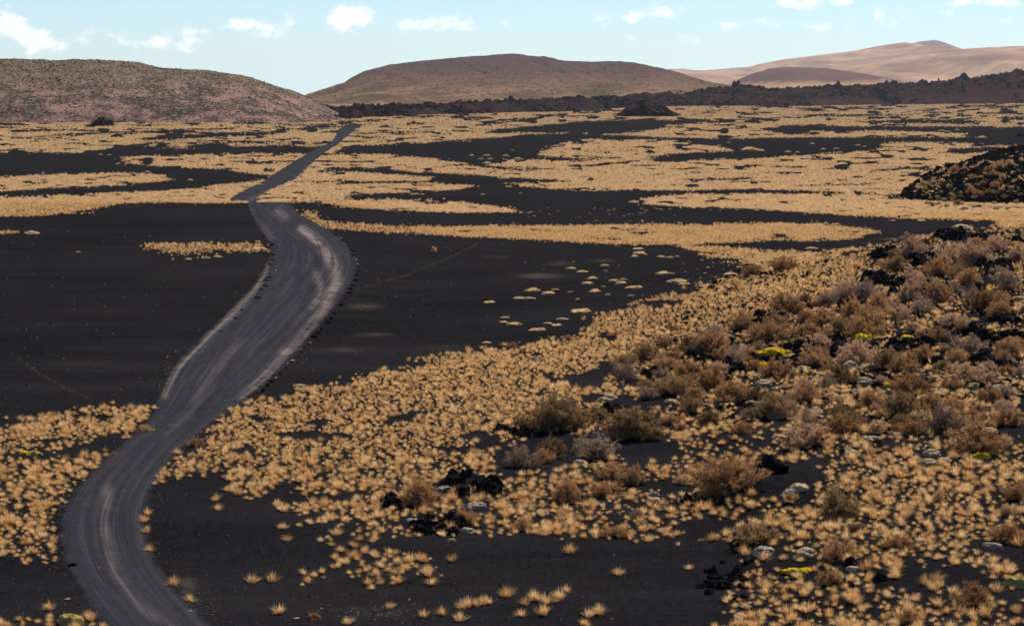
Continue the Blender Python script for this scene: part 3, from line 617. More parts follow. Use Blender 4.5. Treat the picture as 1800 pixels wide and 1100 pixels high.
# ------------------------------------------------------------------ labelled single things
ALL = []
LMK = [(1358,620,'the bright yellow cushion'),(1497,640,'the pale flat-topped cushion'),(975,740,"the big olive bush"),(1117,755,'the wide green-brown bush'),
       (742,880,"the slope's leftmost round bush"),(800,860,"the slope foot boulders"),(1284,830,"the largest rusty bush"),(1345,968,"the lower whitish cushion"),
       (1400,1002,"the lower yellow flowers"),(1710,1050,"the bottom right bush"),(1766,940,"the right edge domed bush"),(1724,790,"the bush above yellow cushion"),
       (1605,450,"the crest pink bush"),(1378,470,"the lone bush past the grass"),(1676,415,"the mound top crags"),(1740,520,"the slope's upper right edge"),
       (1383,530,"the crest bush"),(1220,620,"the bush belt's left rim"),(1700,610,"the right black stones"),(1580,700,"the dark olive bush"),
       (1655,745,"the right mauve bush"),(1470,900,"the lower grass olive bush"),(1000,880,"the middle foot bush"),(1130,880,"the middle foot tufts"),
       (1520,520,"the upper middle slope"),(1430,740,'the pink bushes at mid slope'),(1577,960,"the narrow brown bush"),(1780,690,"the right edge cushions"),
       (1040,520,'the dome cluster on the ash'),(900,560,"the dome cluster front"),(1165,470,"the dome cluster right end"),(1120,440,'the long grass strip edge'),(360,445,"the short left grass strip"),
       (57,408,'the left frame edge'),(860,278,'the distant black gap'),(1318,264,'the far right black strip'),(1692,398,"the right black inlet"),(1600,590,'the black stone ridge')]
def near_lmk(px, py):
    return min(LMK, key=lambda l: (px-l[0])**2+(2*(py-l[1]))**2)[2]
def reg(o, desc, cat, grp, px, py, size): ALL.append([o, desc, cat, grp, px, py, size])
def unit(Y_): return Y_/F
def place(lst): return p2w([l[0] for l in lst], [l[1] for l in lst])
def empty(name, loc, rz):
    o = link(bpy.data.objects.new(name, None)); o.location = loc; o.rotation_euler = (0, 0, rz); o.empty_display_size = .2; return o

SHL = [(972,757,106,'olive'),(1048,742,42,'olive'),(1117,770,92,'olive'),(970,803,48,'olive'),(1100,668,48,'mauve'),(1050,806,72,'mauve'),(957,812,36,'rust'),(1078,842,48,'rust'),(1190,692,56,'olive'),
 (742,888,78,'rust'),(816,920,48,'rust'),(916,932,32,'rust'),(1000,882,54,'rust'),(1065,872,48,'rust'),(1113,852,50,'olive'),(1084,943,38,'rust'),(1120,912,28,'mauve'),(916,820,52,'mauve'),
 (1284,858,112,'rust'),(1245,876,38,'rust'),(1420,782,70,'pink'),(1482,759,50,'rust'),(1356,735,72,'olive'),(1215,724,45,'olive'),(1580,727,60,'olive'),(1655,759,80,'mauve'),(1724,795,80,'rust'),
 (1470,912,75,'olive'),(1333,954,80,'olive'),(1470,982,60,'rust'),(1577,963,40,'rust'),(1766,951,58,'rust'),(1710,1068,76,'rust'),(1463,1024,40,'rust'),(1792,878,48,'rust'),(1502,932,28,'olive'),(1770,906,35,'straw'),
 (1355,600,58,'rust'),(1420,586,34,'rust'),(1403,609,30,'olive'),(1444,616,46,'pink'),(1435,642,48,'rust'),(1520,592,50,'rust'),(1482,585,46,'olive'),(1332,620,32,'mauve'),(1362,662,52,'rust'),(1415,706,50,'rust'),
 (1327,702,34,'olive'),(1372,735,50,'pink'),(1482,674,52,'olive'),(1508,637,55,'pink'),(1562,647,52,'olive'),(1588,652,46,'rust'),(1480,754,52,'olive'),(1418,747,40,'pink'),
 (1605,454,56,'pink'),(1580,477,38,'olive'),(1676,463,62,'pink'),(1716,469,56,'pink'),(1656,482,44,'rust'),(1600,498,42,'pink'),(1684,491,34,'olive'),(1520,524,50,'mauve'),(1750,441,36,'pink'),(1770,510,56,'mauve'),
 (1725,542,52,'rust'),(1600,527,46,'pink'),(1650,530,52,'rust'),(1620,550,46,'mauve'),(1530,577,60,'rust'),(1755,558,50,'rust'),(1676,572,38,'pink'),(1789,458,38,'pink'),
 (1378,478,40,'rust'),(1320,485,34,'rust'),(1383,547,52,'rust'),(1482,525,44,'pink'),(1416,565,36,'rust'),(1452,569,40,'rust'),(1370,577,40,'olive'),(1302,580,36,'olive'),
 (1255,614,52,'rust'),(1215,617,46,'olive'),(1245,682,52,'rust'),(1282,704,60,'rust'),(1698,667,62,'pink'),(1772,624,52,'rust'),(1706,622,52,'mauve'),(1597,692,56,'rust'),(1745,706,42,'rust'),
 (1098,642,42,'olive'),(1135,634,42,'olive'),(1175,650,46,'rust'),(1210,662,46,'rust'),(1165,612,32,'olive'),(1290,640,40,'mauve'),(1325,650,34,'rust'),(1545,545,42,'rust'),(1500,555,40,'rust'),(1580,560,40,'pink'),
 (342,784,27,'rust'),(255,760,24,'straw'),(200,800,12,'rust'),(340,805,18,'straw'),(551,1087,20,'rust'),(1080,592,20,'rust'),(1185,580,20,'rust'),(1700,500,40,'rust'),(1640,600,44,'rust'),(1680,640,40,'rust'),(1620,630,36,'rust'),
 (1530,712,44,'rust'),(1540,760,36,'straw'),(1635,715,46,'rust'),(1680,720,40,'rust'),(1770,745,46,'rust'),(1600,765,36,'rust'),(1140,700,36,'mauve'),(1250,745,36,'olive'),(1180,745,30,'rust'),(1300,760,34,'rust'),
 (900,612,18,'rust'),(1000,598,16,'rust'),(1600,1095,36,'rust'),(1650,880,30,'straw'),(1390,880,26,'straw'),(1200,850,26,'straw')]
# a few more small ones filling the belt
belt = [(1100,640),(1300,560),(1420,520),(1560,450),(1800,420),(1800,760),(1500,770),(1200,760)]
def inpoly(P, x, y):
    r_ = False; n_ = len(P)
    for i in range(n_):
        (xa, ya), (xb, yb_) = P[i], P[(i+1) % n_]
        if (ya > y) != (yb_ > y) and x < (xb-xa)*(y-ya)/(yb_-ya)+xa: r_ = not r_
    return r_
rnd = random.Random(3); tries = 0
while len(SHL) < 225 and tries < 4000:
    tries += 1; x, y = rnd.uniform(1080, 1810), rnd.uniform(420, 770)
    if inpoly(belt, x, y) and all(abs(x-s[0]) > 16 or abs(y-s[1]) > 7 for s in SHL) and all(abs(x-c_[0]) > 26 or not (-6 < y-c_[1] < 34) for c_ in CLR): SHL.append((x, y, rnd.uniform(20, 36), rnd.choice(['rust', 'rust', 'pink', 'mauve', 'olive'])))
CN = {'rust': 'rusty brown', 'olive': 'olive brown', 'pink': 'pinkish brown', 'mauve': 'greyish mauve', 'straw': 'straw coloured'}
W_ = place(SHL)
for (x, y, w, c), p in zip(SHL, W_):
    s = w*unit(p[1])/2*(1.32 if w < 60 else 1.2)
    b_, l_ = random.choice(SHR[c])
    o = empty('shrub', (p[0], p[1], p[2]-.05), random.uniform(0, 6.28)); k = random.uniform(.85, 1.1)*(.92 if w > 90 else 1); o.scale = (s, s, s*k)
    for nm, me in (('branches', b_), ('foliage', l_)):
        ch = link(bpy.data.objects.new(nm, me)); ch.parent = o
    reg(o, ('large ' if w >= 60 else 'medium ' if w > 34 else 'small ')+CN[c]+' shrub', 'shrub', 'shrubs on the ash and the stony slope', x, y, w)
SHP = [(p[0], p[1], w*unit(p[1])/2) for (x, y, w, c), p in zip(SHL, W_)]

CUL = [(1358,628,40,'yellow'),(1317,648,28,'yellow'),(1338,644,20,'yellow'),(1404,600,30,'olive'),(1518,596,30,'yellow'),(1594,596,22,'yellow'),(1563,678,16,'yellow'),(1712,680,26,'olive'),(1725,803,26,'yellow'),(1745,798,28,'olive'),
 (60,800,30,'olive'),(45,797,16,'yellow'),(124,1097,50,'olive'),(1393,1005,26,'yellow'),(1415,1005,20,'yellow'),(1650,499,28,'olive'),(1688,500,20,'yellow'),(1741,478,26,'olive'),(1775,418,26,'olive'),(1786,430,20,'olive'),(1590,569,28,'olive'),(1700,565,24,'olive'),
 (1430,777,24,'olive'),(1232,950,14,'olive'),(1560,750,12,'yellow'),(1055,720,30,'olive'),(1062,706,26,'beige'),(1074,700,26,'beige'),(1658,560,18,'beige'),(1607,574,22,'olive'),
 (1497,644,28,'beige'),(1336,662,18,'beige'),(1321,657,18,'sand'),(1343,676,32,'beige'),(1437,674,24,'beige'),(1518,675,34,'beige'),(1527,686,18,'grey'),(1393,549,16,'grey'),(1553,509,20,'beige'),(1546,521,18,'beige'),(1583,522,18,'grey'),
 (1622,470,16,'beige'),(1728,515,30,'olive'),(1676,504,16,'grey'),(1690,514,18,'grey'),(782,862,30,'grey'),(727,917,26,'grey'),(822,935,28,'grey'),(838,893,38,'grey'),(952,900,20,'grey'),(795,950,16,'grey'),(895,762,16,'beige'),
 (1345,972,42,'grey'),(1500,1000,26,'grey'),(1405,860,36,'beige'),(1392,866,30,'grey'),(1744,962,34,'grey'),(1638,800,32,'beige'),(1632,815,34,'beige'),(1700,760,28,'beige'),(1740,760,30,'beige'),(1530,772,30,'grey'),(1430,728,26,'grey'),(1400,716,22,'beige'),
 (1782,745,30,'beige'),(1792,730,26,'beige'),(1570,640,20,'beige'),(1790,1030,50,'olive'),(1420,975,44,'beige'),(1310,935,26,'grey'),(1370,770,26,'beige'),(1500,800,30,'beige'),(1535,760,26,'beige'),(1580,765,26,'grey'),(1660,810,26,'grey'),(1110,760,22,'beige'),
 (1020,815,26,'grey'),(1045,822,26,'olive'),(1300,1082,20,'grey'),(1445,660,18,'beige'),(1462,650,16,'sand'),(1480,700,20,'sand'),(1610,660,16,'beige'),(1640,665,22,'beige'),(1660,690,20,'grey'),(1730,650,20,'beige'),(1760,665,18,'beige')]
DOM = [(1004,473,16),(1024,479,18),(1063,468,14),(1041,491,19),(1032,499,19),(936,513,26),(963,517,23),(977,509,12),(1003,513,9),(912,525,20),(929,526,20),(861,532,20),(1016,526,9),(1079,494,18),(1091,499,20),(1096,492,12),(1045,514,22),(1061,504,8),(1068,518,9),(1116,507,26),(1109,520,10),(1022,549,33),(889,558,14),(884,567,14),(903,571,24),(988,562,19),(963,569,16),(979,572,17),(946,581,27),(856,603,14),(860,617,22),
 (1122,438,18),(1123,448,24),(1115,452,14),(1165,482,25),(1182,481,8),(1192,497,32),(1163,452,14),(1177,453,12),(1190,451,8),(806,628,8),(803,401,14),(844,399,10),(792,356,11),(525,678,19),(57,411,22),(137,443,8),(331,456,12),(363,454,12),(383,452,14),(304,430,14),(453,425,10),(454,439,24),
 (1692,401,30),(1427,438,20),(1469,395,14),(1439,396,18),(1284,484,22),(1533,440,16),(1270,492,16),(1300,470,10),(1204,500,18),(1245,470,7),(1205,478,5),(1240,480,6),(1520,470,12),(1497,490,12),
 (829,274,9),(856,274,11),(889,275,11),(901,264,5),(846,280,9),(862,280,9),(909,280,12),(856,288,14),(973,277,18),(1036,280,10),(1094,283,14),(1112,281,9),(1134,280,10),(898,299,11),(865,310,9),(886,315,16),(894,329,11),(849,342,7),(915,340,5),(729,342,14),(1115,356,16),(1168,349,14),(623,273,12),(952,273,12),
 (1318,266,26),(1335,266,16),(1281,251,6),(1447,263,9),(1385,268,10),(1402,268,7),(1264,256,8),(1470,262,9),(1508,256,9),(1520,258,7),(1475,269,10),(1428,253,8),(1655,230,9),(1665,232,9),(1683,229,8),(1726,243,16),(1555,240,8),(1605,385,12),(1620,388,16),(1570,388,9),
 (335,317,10),(209,287,6),(206,289,7),(177,272,7),(192,273,7),(375,274,8),(260,303,10),(10,310,8),(430,327,16),(457,325,9),(588,323,14),(600,344,18),(612,350,10),(565,349,14),(608,342,8),(690,340,9),(742,342,8),(760,312,9),(1065,476,6),(1088,467,5),(1008,460,5)]
tries = 0; rnd = random.Random(5); n0 = len(CUL)
lower = [(900,800),(1200,770),(1500,760),(1800,760),(1800,1060),(1500,1000),(1300,960),(900,930)]
while len(CUL) < n0+95 and tries < 6000:
    tries += 1; x, y = rnd.uniform(900, 1810), rnd.uniform(420, 1060)
    inb = inpoly(belt, x, y)
    if (inb or (inpoly(lower, x, y) and rnd.random() < .12)) and all(abs(x-s[0]) > 12 or abs(y-s[1]) > 5 for s in CUL):
        CUL.append((x, y, rnd.uniform(12, 26), rnd.choice(['beige', 'beige', 'grey', 'sand', 'olive', 'grey'])))
CN2 = {'yellow': 'bright yellow', 'olive': 'olive yellow', 'beige': 'pale beige', 'grey': 'whitish grey', 'sand': 'sandy tan'}
rnd = random.Random(9)
for i in range(34): DOM.append((rnd.uniform(905, 1190), rnd.uniform(366, 390), rnd.uniform(3, 6)))
for i in range(22): DOM.append((rnd.uniform(1200, 1330), rnd.uniform(455, 500), rnd.uniform(3, 6)))
def put_cushion(x, y, w, c, p, lab):
    s = w*unit(p[1])/2*(1.1 if lab else 1.25 if c == 'yellow' else .98); o = link(bpy.data.objects.new('grass_dome' if lab else 'cushion_plant', random.choice(CUS[c])))
    o.location = (p[0], p[1], p[2]-.03); o.rotation_euler = (0, 0, random.uniform(-.6, .6)); o.scale = (s, s*random.uniform(.8, 1.1), s*random.uniform(.8, 1.1)*(1.5 if w >= 48 else 1))
    return o
for (x, y, w, c), p in zip(CUL, place(CUL)):
    o = put_cushion(x, y, w, c, p, ''); reg(o, ('large ' if w > 27 else 'small ')+CN2[c]+' cushion plant', 'cushion plant', 'cushion plants on the stony slope', x, y, w)
for (x, y, w), p in zip(DOM, place(DOM)):
    c = rnd.choice(['sand', 'sand', 'sand', 'beige']); o = put_cushion(x, y, w, c, p, 'dome'); o.scale[2] *= .62
    reg(o, ('tiny ' if w < 8 else 'wide ' if w > 20 else 'small ')+CN2[c]+' grass dome', 'grass dome', 'grass domes on the black ash', x, y, w)

# black lava stones: clusters
RC = [(815,855,28,14,16,24),(700,885,10,6,5,20),(765,922,46,14,18,18),(905,762,22,6,8,14),(1352,832,16,4,4,26),(1312,955,22,10,10,18),(1300,1010,32,30,30,10),(1262,1030,26,28,16,10),(1340,566,20,8,12,12),(1405,541,16,6,10,12),(1370,590,16,6,6,11),
      (1560,450,22,8,14,13),(1625,462,24,9,14,14),(1672,418,26,6,16,12),(1745,430,56,6,26,11),(1600,603,60,8,26,12),(1700,592,80,7,28,12),(1640,642,50,8,14,12),(1540,668,30,8,8,12),(1770,562,26,6,10,12),(1500,537,24,4,10,10),(1752,474,30,6,14,14),
      (1250,640,60,14,16,16),(1350,640,60,16,14,16),(1480,620,50,10,12,16),(1640,520,60,12,16,16),(1560,500,40,10,10,16),(1740,640,40,14,12,16),(1420,610,30,8,8,14),(1130,660,30,8,8,14),(1060,720,30,8,6,14),
      (1240,882,30,8,8,14),(1530,1000,60,30,8,12),(1000,872,14,8,6,14),(1180,690,40,10,6,12),(1450,700,60,20,12,12),(1600,680,60,20,12,12),(1330,720,40,12,6,12),(1660,455,20,4,8,12),(1780,600,30,6,8,12),(1565,620,20,5,8,16)]
RL = []
rnd = random.Random(12)
for cx, cy, dx, dy, n_, s in RC:
    for _ in range(n_): RL.append((cx+rnd.gauss(0, dx*.6), cy+rnd.gauss(0, dy*.6), s*rnd.uniform(.5, 1.5)*1.7))
RL.sort(key=lambda r_: -r_[2]); RW = place(RL)
NI = 290
for (x, y, w), p in list(zip(RL, RW))[:NI]:
    s = w*unit(p[1])/2; o = link(bpy.data.objects.new('lava_stone', random.choice(ROK)))
    o.location = (p[0], p[1], p[2]+s*.15); o.rotation_euler = (random.uniform(-.4, .4), random.uniform(-.4, .4), random.uniform(0, 6.28)); o.scale = (s, s*random.uniform(.7, 1.1), s*random.uniform(.7, 1.35))
    reg(o, ('large' if w > 20 else 'medium' if w > 12 else 'small')+' rough black lava stone', 'lava stone', 'black lava stones on the slope', x, y, w)
# the rest, the lava hill at the right and small rubble: one mass
pts, rt, sc, ix = [], [], [], []
for (x, y, w), p in list(zip(RL, RW))[NI:]:
    s = w*unit(p[1])/2; pts.append((p[0], p[1], p[2])); sc.append((s, s, s))
n_ = 5200; X = rng.uniform(88, 215, n_); Y = rng.uniform(515, 612, n_)
q = ((X-152)/60)**2+((Y-566)/46)**2; k = q < 1.0; X, Y = X[k], Y[k]; Z = hf(X, Y)
for a, b_, c_ in zip(X, Y, Z): s = rng.uniform(.3, 1.15); pts.append((a, b_, c_)); sc.append((s, s, s*rng.uniform(.8, 1.4)))
n_ = 14000; X = rng.uniform(5, 75, n_); Y = rng.uniform(112, 270, n_); Z = hf(X, Y); px, py = w2p(X, Y, Z)
k = (np.hypot((px-1500)/330, (py-620)/170) < 1.05) & (fbm(X/5, Y/5, 3, 90) > .44)
for a, b_, c_ in zip(X[k], Y[k], Z[k]): s = rng.uniform(.07, .42)**1.2; pts.append((a, b_, c_)); sc.append((s, s, s))
scatter('lava_rubble', pts, rr(len(pts), .5), sc, rng.integers(0, len(ROK), len(pts)), ROK, 'black lava rubble on the right slope and the dark lava hill behind it', 'lava rubble')

# plants on the lava hill at the right
rnd = random.Random(21); LH = []
for i in range(80):
    x = rnd.uniform(1625, 1798); y = rnd.uniform(268 + (1800-x)*.28, 372)
    LH.append((x, y, rnd.uniform(5, 12), rnd.choice(['olive', 'olive', 'sand', 'olive', 'beige'])))
for (x, y, w, c), p in zip(LH, place(LH)):
    o = put_cushion(x, y, w, c, p, ''); o.location[2] += .5
    reg(o, ('large ' if w > 9 else 'small ')+CN2[c]+' cushion plant', 'cushion plant', 'cushion plants on the black lava hill', x, y, w)
LS = [(1700+rnd.uniform(-30, 95), rnd.uniform(300, 368), rnd.uniform(12, 22), 'rust') for _ in range(16)]+[(1755,300,26,'straw'),(1775,296,24,'straw'),(1745,312,20,'straw'),(1762,318,18,'straw')]
for (x, y, w, c), p in zip(LS, place(LS)):
    s = w*unit(p[1])/2; b_, l_ = random.choice(SHR[c]); o = empty('shrub', (p[0], p[1], p[2]+.4), random.uniform(0, 6)); o.scale = (s, s, s)
    for nm, me in (('branches', b_), ('foliage', l_)): ch = link(bpy.data.objects.new(nm, me)); ch.parent = o
    reg(o, 'small '+CN[c]+' shrub', 'shrub', 'shrubs on the black lava hill', x, y, w)

# stones lining the road
RLn = [(463,415),(470,425),(478,432),(484,439),(481,449),(480,459),(474,466),(485,477),(475,484),(473,490),(468,495),(468,505),(459,510),(451,526),(425,547),(415,562),(409,572),(389,585)]
RRn = [(573,407),(589,415),(598,419),(603,424),(608,428),(612,433),(615,439),(619,443),(622,450),(627,458),(628,465),(629,471),(628,478),(626,485),(623,494),(619,502),(616,509),(613,516),(607,526),(602,533),(599,538),(589,552),(577,569),(565,580),(553,594),(536,611),(523,628),(515,636),(503,648),(484,665),(471,678),(462,688)]
def line(pts, step):
    out = []
    for (x0, y0), (x1, y1) in zip(pts[:-1], pts[1:]):
        n_ = max(1, int(math.hypot(x1-x0, y1-y0)/step))
        for k in range(n_): out.append((x0+(x1-x0)*k/n_+random.uniform(-1.5, 1.5), y0+(y1-y0)*k/n_+random.uniform(-.7, .7)))
    return out+[pts[-1]]
for side, pts_ in (('left', RLn), ('right', line(RRn[:21], 6)+line(RRn[21:], 9))):
    pw = p2w([p[0] for p in pts_], [p[1] for p in pts_])
    for (x, y), p in zip(pts_, pw):
        pale_ = random.random() < .1; s = random.uniform(.10, .28)*(1.2 if side == 'left' else 1)
        o = link(bpy.data.objects.new('road_stone', random.choice(PEB if pale_ else ROK)))
        o.location = (p[0], p[1], p[2]+s*.3); o.rotation_euler = (0, 0, random.uniform(0, 6)); o.scale = (s*random.uniform(1, 1.6), s, s*random.uniform(.7, 1.1))
        where = 'far bend of the road' if y < 470 else 'road after the bend' if y < 560 else 'straight slanting stretch of road'
        tag(o, ('pale' if pale_ else 'dark')+' edging stone on the '+side+' side of the '+where, 'edging stone', 'stones lining the dirt road')
# pale gravel along the road edges
pts = []; 
for _ in range(420):
    k = rng.integers(0, 110); sd_ = rng.integers(0, 2); base = (Ls if sd_ == 0 else Rs)[k]; of = rng.normal(0, .5)+(-.5 if sd_ == 0 else .6)
    pts.append((base[0]+of, base[1]+rng.uniform(-.5, .5)))
for _ in range(200):
    pts.append((rng.uniform(-32, 10), rng.uniform(116, 190)))
for cx_, cy_, a_, n_ in ((670,1075,60,150), (350,1060,30,60), (109,925,7,70), (1240,490,60,120)):
    w_ = p2w(rng.normal(cx_, a_, n_), np.clip(rng.normal(cy_, 10 if a_ > 20 else 25, n_), 440, 1098)); pts += [(a, b_) for a, b_ in w_[:, :2]]
pts = np.array(pts); s = rng.uniform(.015, .05, len(pts))*np.where(rng.uniform(0, 1, len(pts)) < .06, 2, 1)
scatter('gravel', np.stack([pts[:, 0], pts[:, 1], hf(pts[:, 0], pts[:, 1])+.03], -1), rr(len(pts), .3), np.stack([s, s, s], -1), rng.integers(0, 3, len(pts)), PEB, 'pale gravel strewn along the dirt road and ash', 'gravel')
n_ = 9000; gx_ = rng.uniform(0, 1800, n_); gy_ = rng.uniform(400, 1098, n_); w_ = p2w(gx_, gy_)[:, :2]; k = ~onroad(w_[:, 0], w_[:, 1], .3); w_ = w_[k]
s = rng.uniform(.02, .055, len(w_))*(w_[:, 1]/150)**.5*np.where(rng.uniform(0, 1, len(w_)) < .05, 1.8, 1)
GB = [rock('grit', 80, m_lava, I1, .6, .3), rock('grit', 81, m_redlava, I1, .6, .3), PEB[0]]
scatter('grit', np.stack([w_[:, 0], w_[:, 1], hf(w_[:, 0], w_[:, 1])+.02], -1), rr(len(w_), .3), np.stack([s, s, s], -1), rng.choice([0, 1, 2], len(w_), p=[.4, .5, .1]), GB, 'fine dark grit and cinders littering the black ash', 'grit')
# lone dark stone on the road
p = p2w([128], [996])[0]; o = link(bpy.data.objects.new('lava_stone', ROK[2])); o.location = (p[0], p[1], p[2]+.08); o.scale = (.26, .2, .16)
tag(o, 'lone black stone lying on the left side of the dirt road', 'lava stone')
for (x, y, s_) in ((118,1054,.2), (322,1091,.16), (335,1075,.14), (520,1088,.2), (565,1070,.1)):
    p = p2w([x], [y])[0]; o = link(bpy.data.objects.new('pale_stone', random.choice(PEB))); o.location = (p[0], p[1], p[2]+.03); o.scale = (s_, s_*.8, s_*.7)
    reg(o, 'small pale stone on black ash', 'stone', 'pale stones by the road', x, y, 5)

# ------------------------------------------------------------------ distant outcrops
def outcrop(x, y, w, h, me, label, name='rock_outcrop', D=None, rz=0, n=1, z=None):
    if D is None: p = p2w([x], [y])[0]
    else: p = np.array([(x-CX)/F*D, D, H+(HOR-y)/F*D])
    s = w*p[1]/F/2; hh = h*p[1]/F
    o = link(bpy.data.objects.new(name, me)); o.location = (p[0], p[1], p[2]+hh*.05); o.rotation_euler = (0, 0, rz)
    o.scale = (s, s*.8, hh*1.15); return tag(o, label, 'rock outcrop')
def crag(name, seed, mat, parts):
    V_, F_ = [], []; b = I3
    for (cx, cy, r, h) in parts:
        off = np.array([seed*3.1+cx*5, seed*1.3, cy*3]); i = len(V_)
        for p in b[0]:
            q = p+off; k = 1+fn(q, 1.1, 2)*.5-abs(fn(q, 2.6, 3))*.55+fn(q, 6, 2)*.14
            V_.append((cx+p[0]*r*k, cy+p[1]*r*k, p[2]*h*k))
        F_ += [[j+i for j in f] for f in b[1]]
    return mesh(name, V_, F_, [mat])
cr1 = crag('crag', 1, m_redlava, [(0, 0, .55, .75), (-.5, .1, .4, .5), (.5, -.1, .45, .55), (.05, -.3, .5, .5)])
cr2 = crag('crag', 2, m_lava, [(-.5, 0, .45, .7), (.3, 0, .5, .6), (.75, 0, .3, .35)])
cr3 = crag('crag', 3, m_lava, [(0, 0, .35, .85), (-.35, 0, .35, .45), (.4, 0, .5, .3), (-.7, 0, .3, .25)])
cr4 = crag('crag', 4, m_field, [(-.1, 0, .35, .95), (.25, 0, .4, .65), (.6, 0, .4, .45), (-.55, 0, .4, .5), (.9, 0, .2, .3)])
cr5 = crag('crag', 5, m_lava, [(-.6, 0, .3, .5), (0, 0, .5, .4), (.6, 0, .4, .45)])
outcrop(180, 222, 48, 17, cr1, 'reddish black rock pile on the plain before the left hill')
outcrop(18, 221, 60, 8, cr5, 'low black rocks at the left edge below the hill')
outcrop(823, 213, 17, 6, cr2, 'pair of small black boulders on the far golden plain'); outcrop(839, 213, 12, 5, cr2, 'smaller black boulder just right of the far pair')
outcrop(989, 208, 20, 5, cr3, 'low black rock on the far plain left of the rubble mound')
outcrop(565, 359, 8, 5, cr3, 'small dark rock by the grass strip where the road crests'); outcrop(576, 361, 12, 4, cr2, 'flat dark rock beside the road crest')
outcrop(362, 249, 9, 3, cr5, 'tiny dark rock on the far left black ash')
outcrop(1492, 268, 12, 6, cr2, 'small dark shrubby rock on the black strip at right'); outcrop(1355, 256, 7, 3, cr3, 'tiny black rock on the far black strip')
outcrop(1300, 212, 110, 5, cr5, 'long low reddish rubble ridge on the far plain'); outcrop(1440, 225, 60, 5, cr1, 'low red rubble patch in the far black ash')
outcrop(1630, 210, 30, 3, cr5, 'flat black rocks on the far plain'); outcrop(1750, 201, 80, 6, cr5, 'long black rock shelf near the right edge of the plain')
outcrop(1796, 240, 18, 6, cr2, 'dark rocks at the right edge of the black strip'); outcrop(505, 217, 6, 3, cr5, 'tiny dark rock below the left hill')
# rubble mound
V_, F_ = I4; VV = []
for p in V_:
    r_ = 1+fn(p*1.0+np.array([9, 4, 2]), 1.5, 3)*.28+fn(p, 7, 3)*.12; z = max(p[2], -.1); rad_ = math.hypot(p[0], p[1])
    VV.append((p[0]*r_, p[1]*r_, (1-min(rad_, 1)**1.3)*(1 if p[2] > 0 else -.1)*r_+fn(p, 9, 2)*.05))
mm = mesh('mound', VV, [list(f) for f in F_], [m_redlava])
o = outcrop(1137, 205, 104, 25, mm, 'dark reddish rubble mound standing on the golden plain', 'rubble_mound')
P_m = o.location.copy(); S_m = o.scale.copy(); pts = []
for _ in range(420):
    a = rng.uniform(0, 6.28); q = rng.uniform(0, 1)**.6; pts.append((P_m.x+S_m.x*q*math.cos(a), P_m.y+S_m.y*q*math.sin(a), P_m.z+S_m.z*(1-q**1.3)*.95))
s = rng.uniform(.4, 1.5, len(pts))
scatter('mound_rubble', pts, rr(len(pts), .5), np.stack([s, s, s], -1), rng.integers(0, 5, len(pts)), RED, 'loose reddish lava blocks covering the rubble mound', 'rubble')
# crags standing on the lava field
def onfield(x):
    j = int(np.clip((x-520)/(2100-520)*(cols-1), 0, cols-1)); i = int(rows/1.5*.93); return PF[i, j]
for x, w, h, ytop, me, lab in [(1297,62,28,143,cr4,'jagged lava castle rising over the lava field'),(1470,40,22,143,cr3,'sharp lava spire on the lava field'),(1452,28,14,150,cr2,'blocky crag left of the sharp spire'),
      (1571,26,15,140,cr1,'small double crag between spire and red mound'),(1688,44,24,129,mm,'smooth red lava mound near the right end of the lava field'),(1646,20,12,138,cr3,'thin rock pillar left of the red mound'),
      (1778,40,22,123,mm,'dark red hummock at the right edge of the lava field'),(776,16,12,178,cr2,'square dark crag at the left part of the lava field'),(806,28,12,177,cr4,'broad dark crag beside the square one'),
      (1128,26,12,162,mm,'rounded lava hummock behind the rubble mound'),(1172,36,14,160,mm,'low rounded hummock right of the rubble mound'),(1500,34,12,148,mm,'reddish low mound right of the spire'),(1605,30,12,144,cr5,'ragged rocks left of the thin pillar'),(1792,22,14,122,cr4,'dark jagged rock cut by the right frame edge')]:
    p = onfield(x); D = p[1]; ztop = H+(HOR-ytop)/F*D; hm = h*D/F
    o = link(bpy.data.objects.new('lava_crag', me)); o.location = ((x-CX)/F*D, D, ztop-hm); o.scale = (w*D/F/2, w*D/F/2*.8, hm*1.1); o.rotation_euler = (0, 0, 0 if me in (cr4, cr3) else random.uniform(-.5, .5)); tag(o, lab, 'lava crag')
rnd = random.Random(33)
for k in range(26):
    x = 600+k*46+rnd.uniform(-15, 15); p = PF[int(rows/1.5*rnd.uniform(.45, .98)), int((x-520)/1580*(cols-1))]; D = p[1]; w = rnd.uniform(14, 38)*(.6+x/3000); h = rnd.uniform(4, 9)*(.5+x/2000)
    me = rnd.choice([cr1, cr2, cr3, cr4, cr5, mm]); o = link(bpy.data.objects.new('lava_crag', me)); o.location = (p[0], p[1], p[2]-1); o.scale = (w*D/F/2, w*D/F/2*.8, h*D/F); o.rotation_euler = (0, 0, rnd.uniform(-.8, .8))
    reg(o, 'low dark lava crag', 'lava crag', 'low crags on the lava field', x, 170, w)
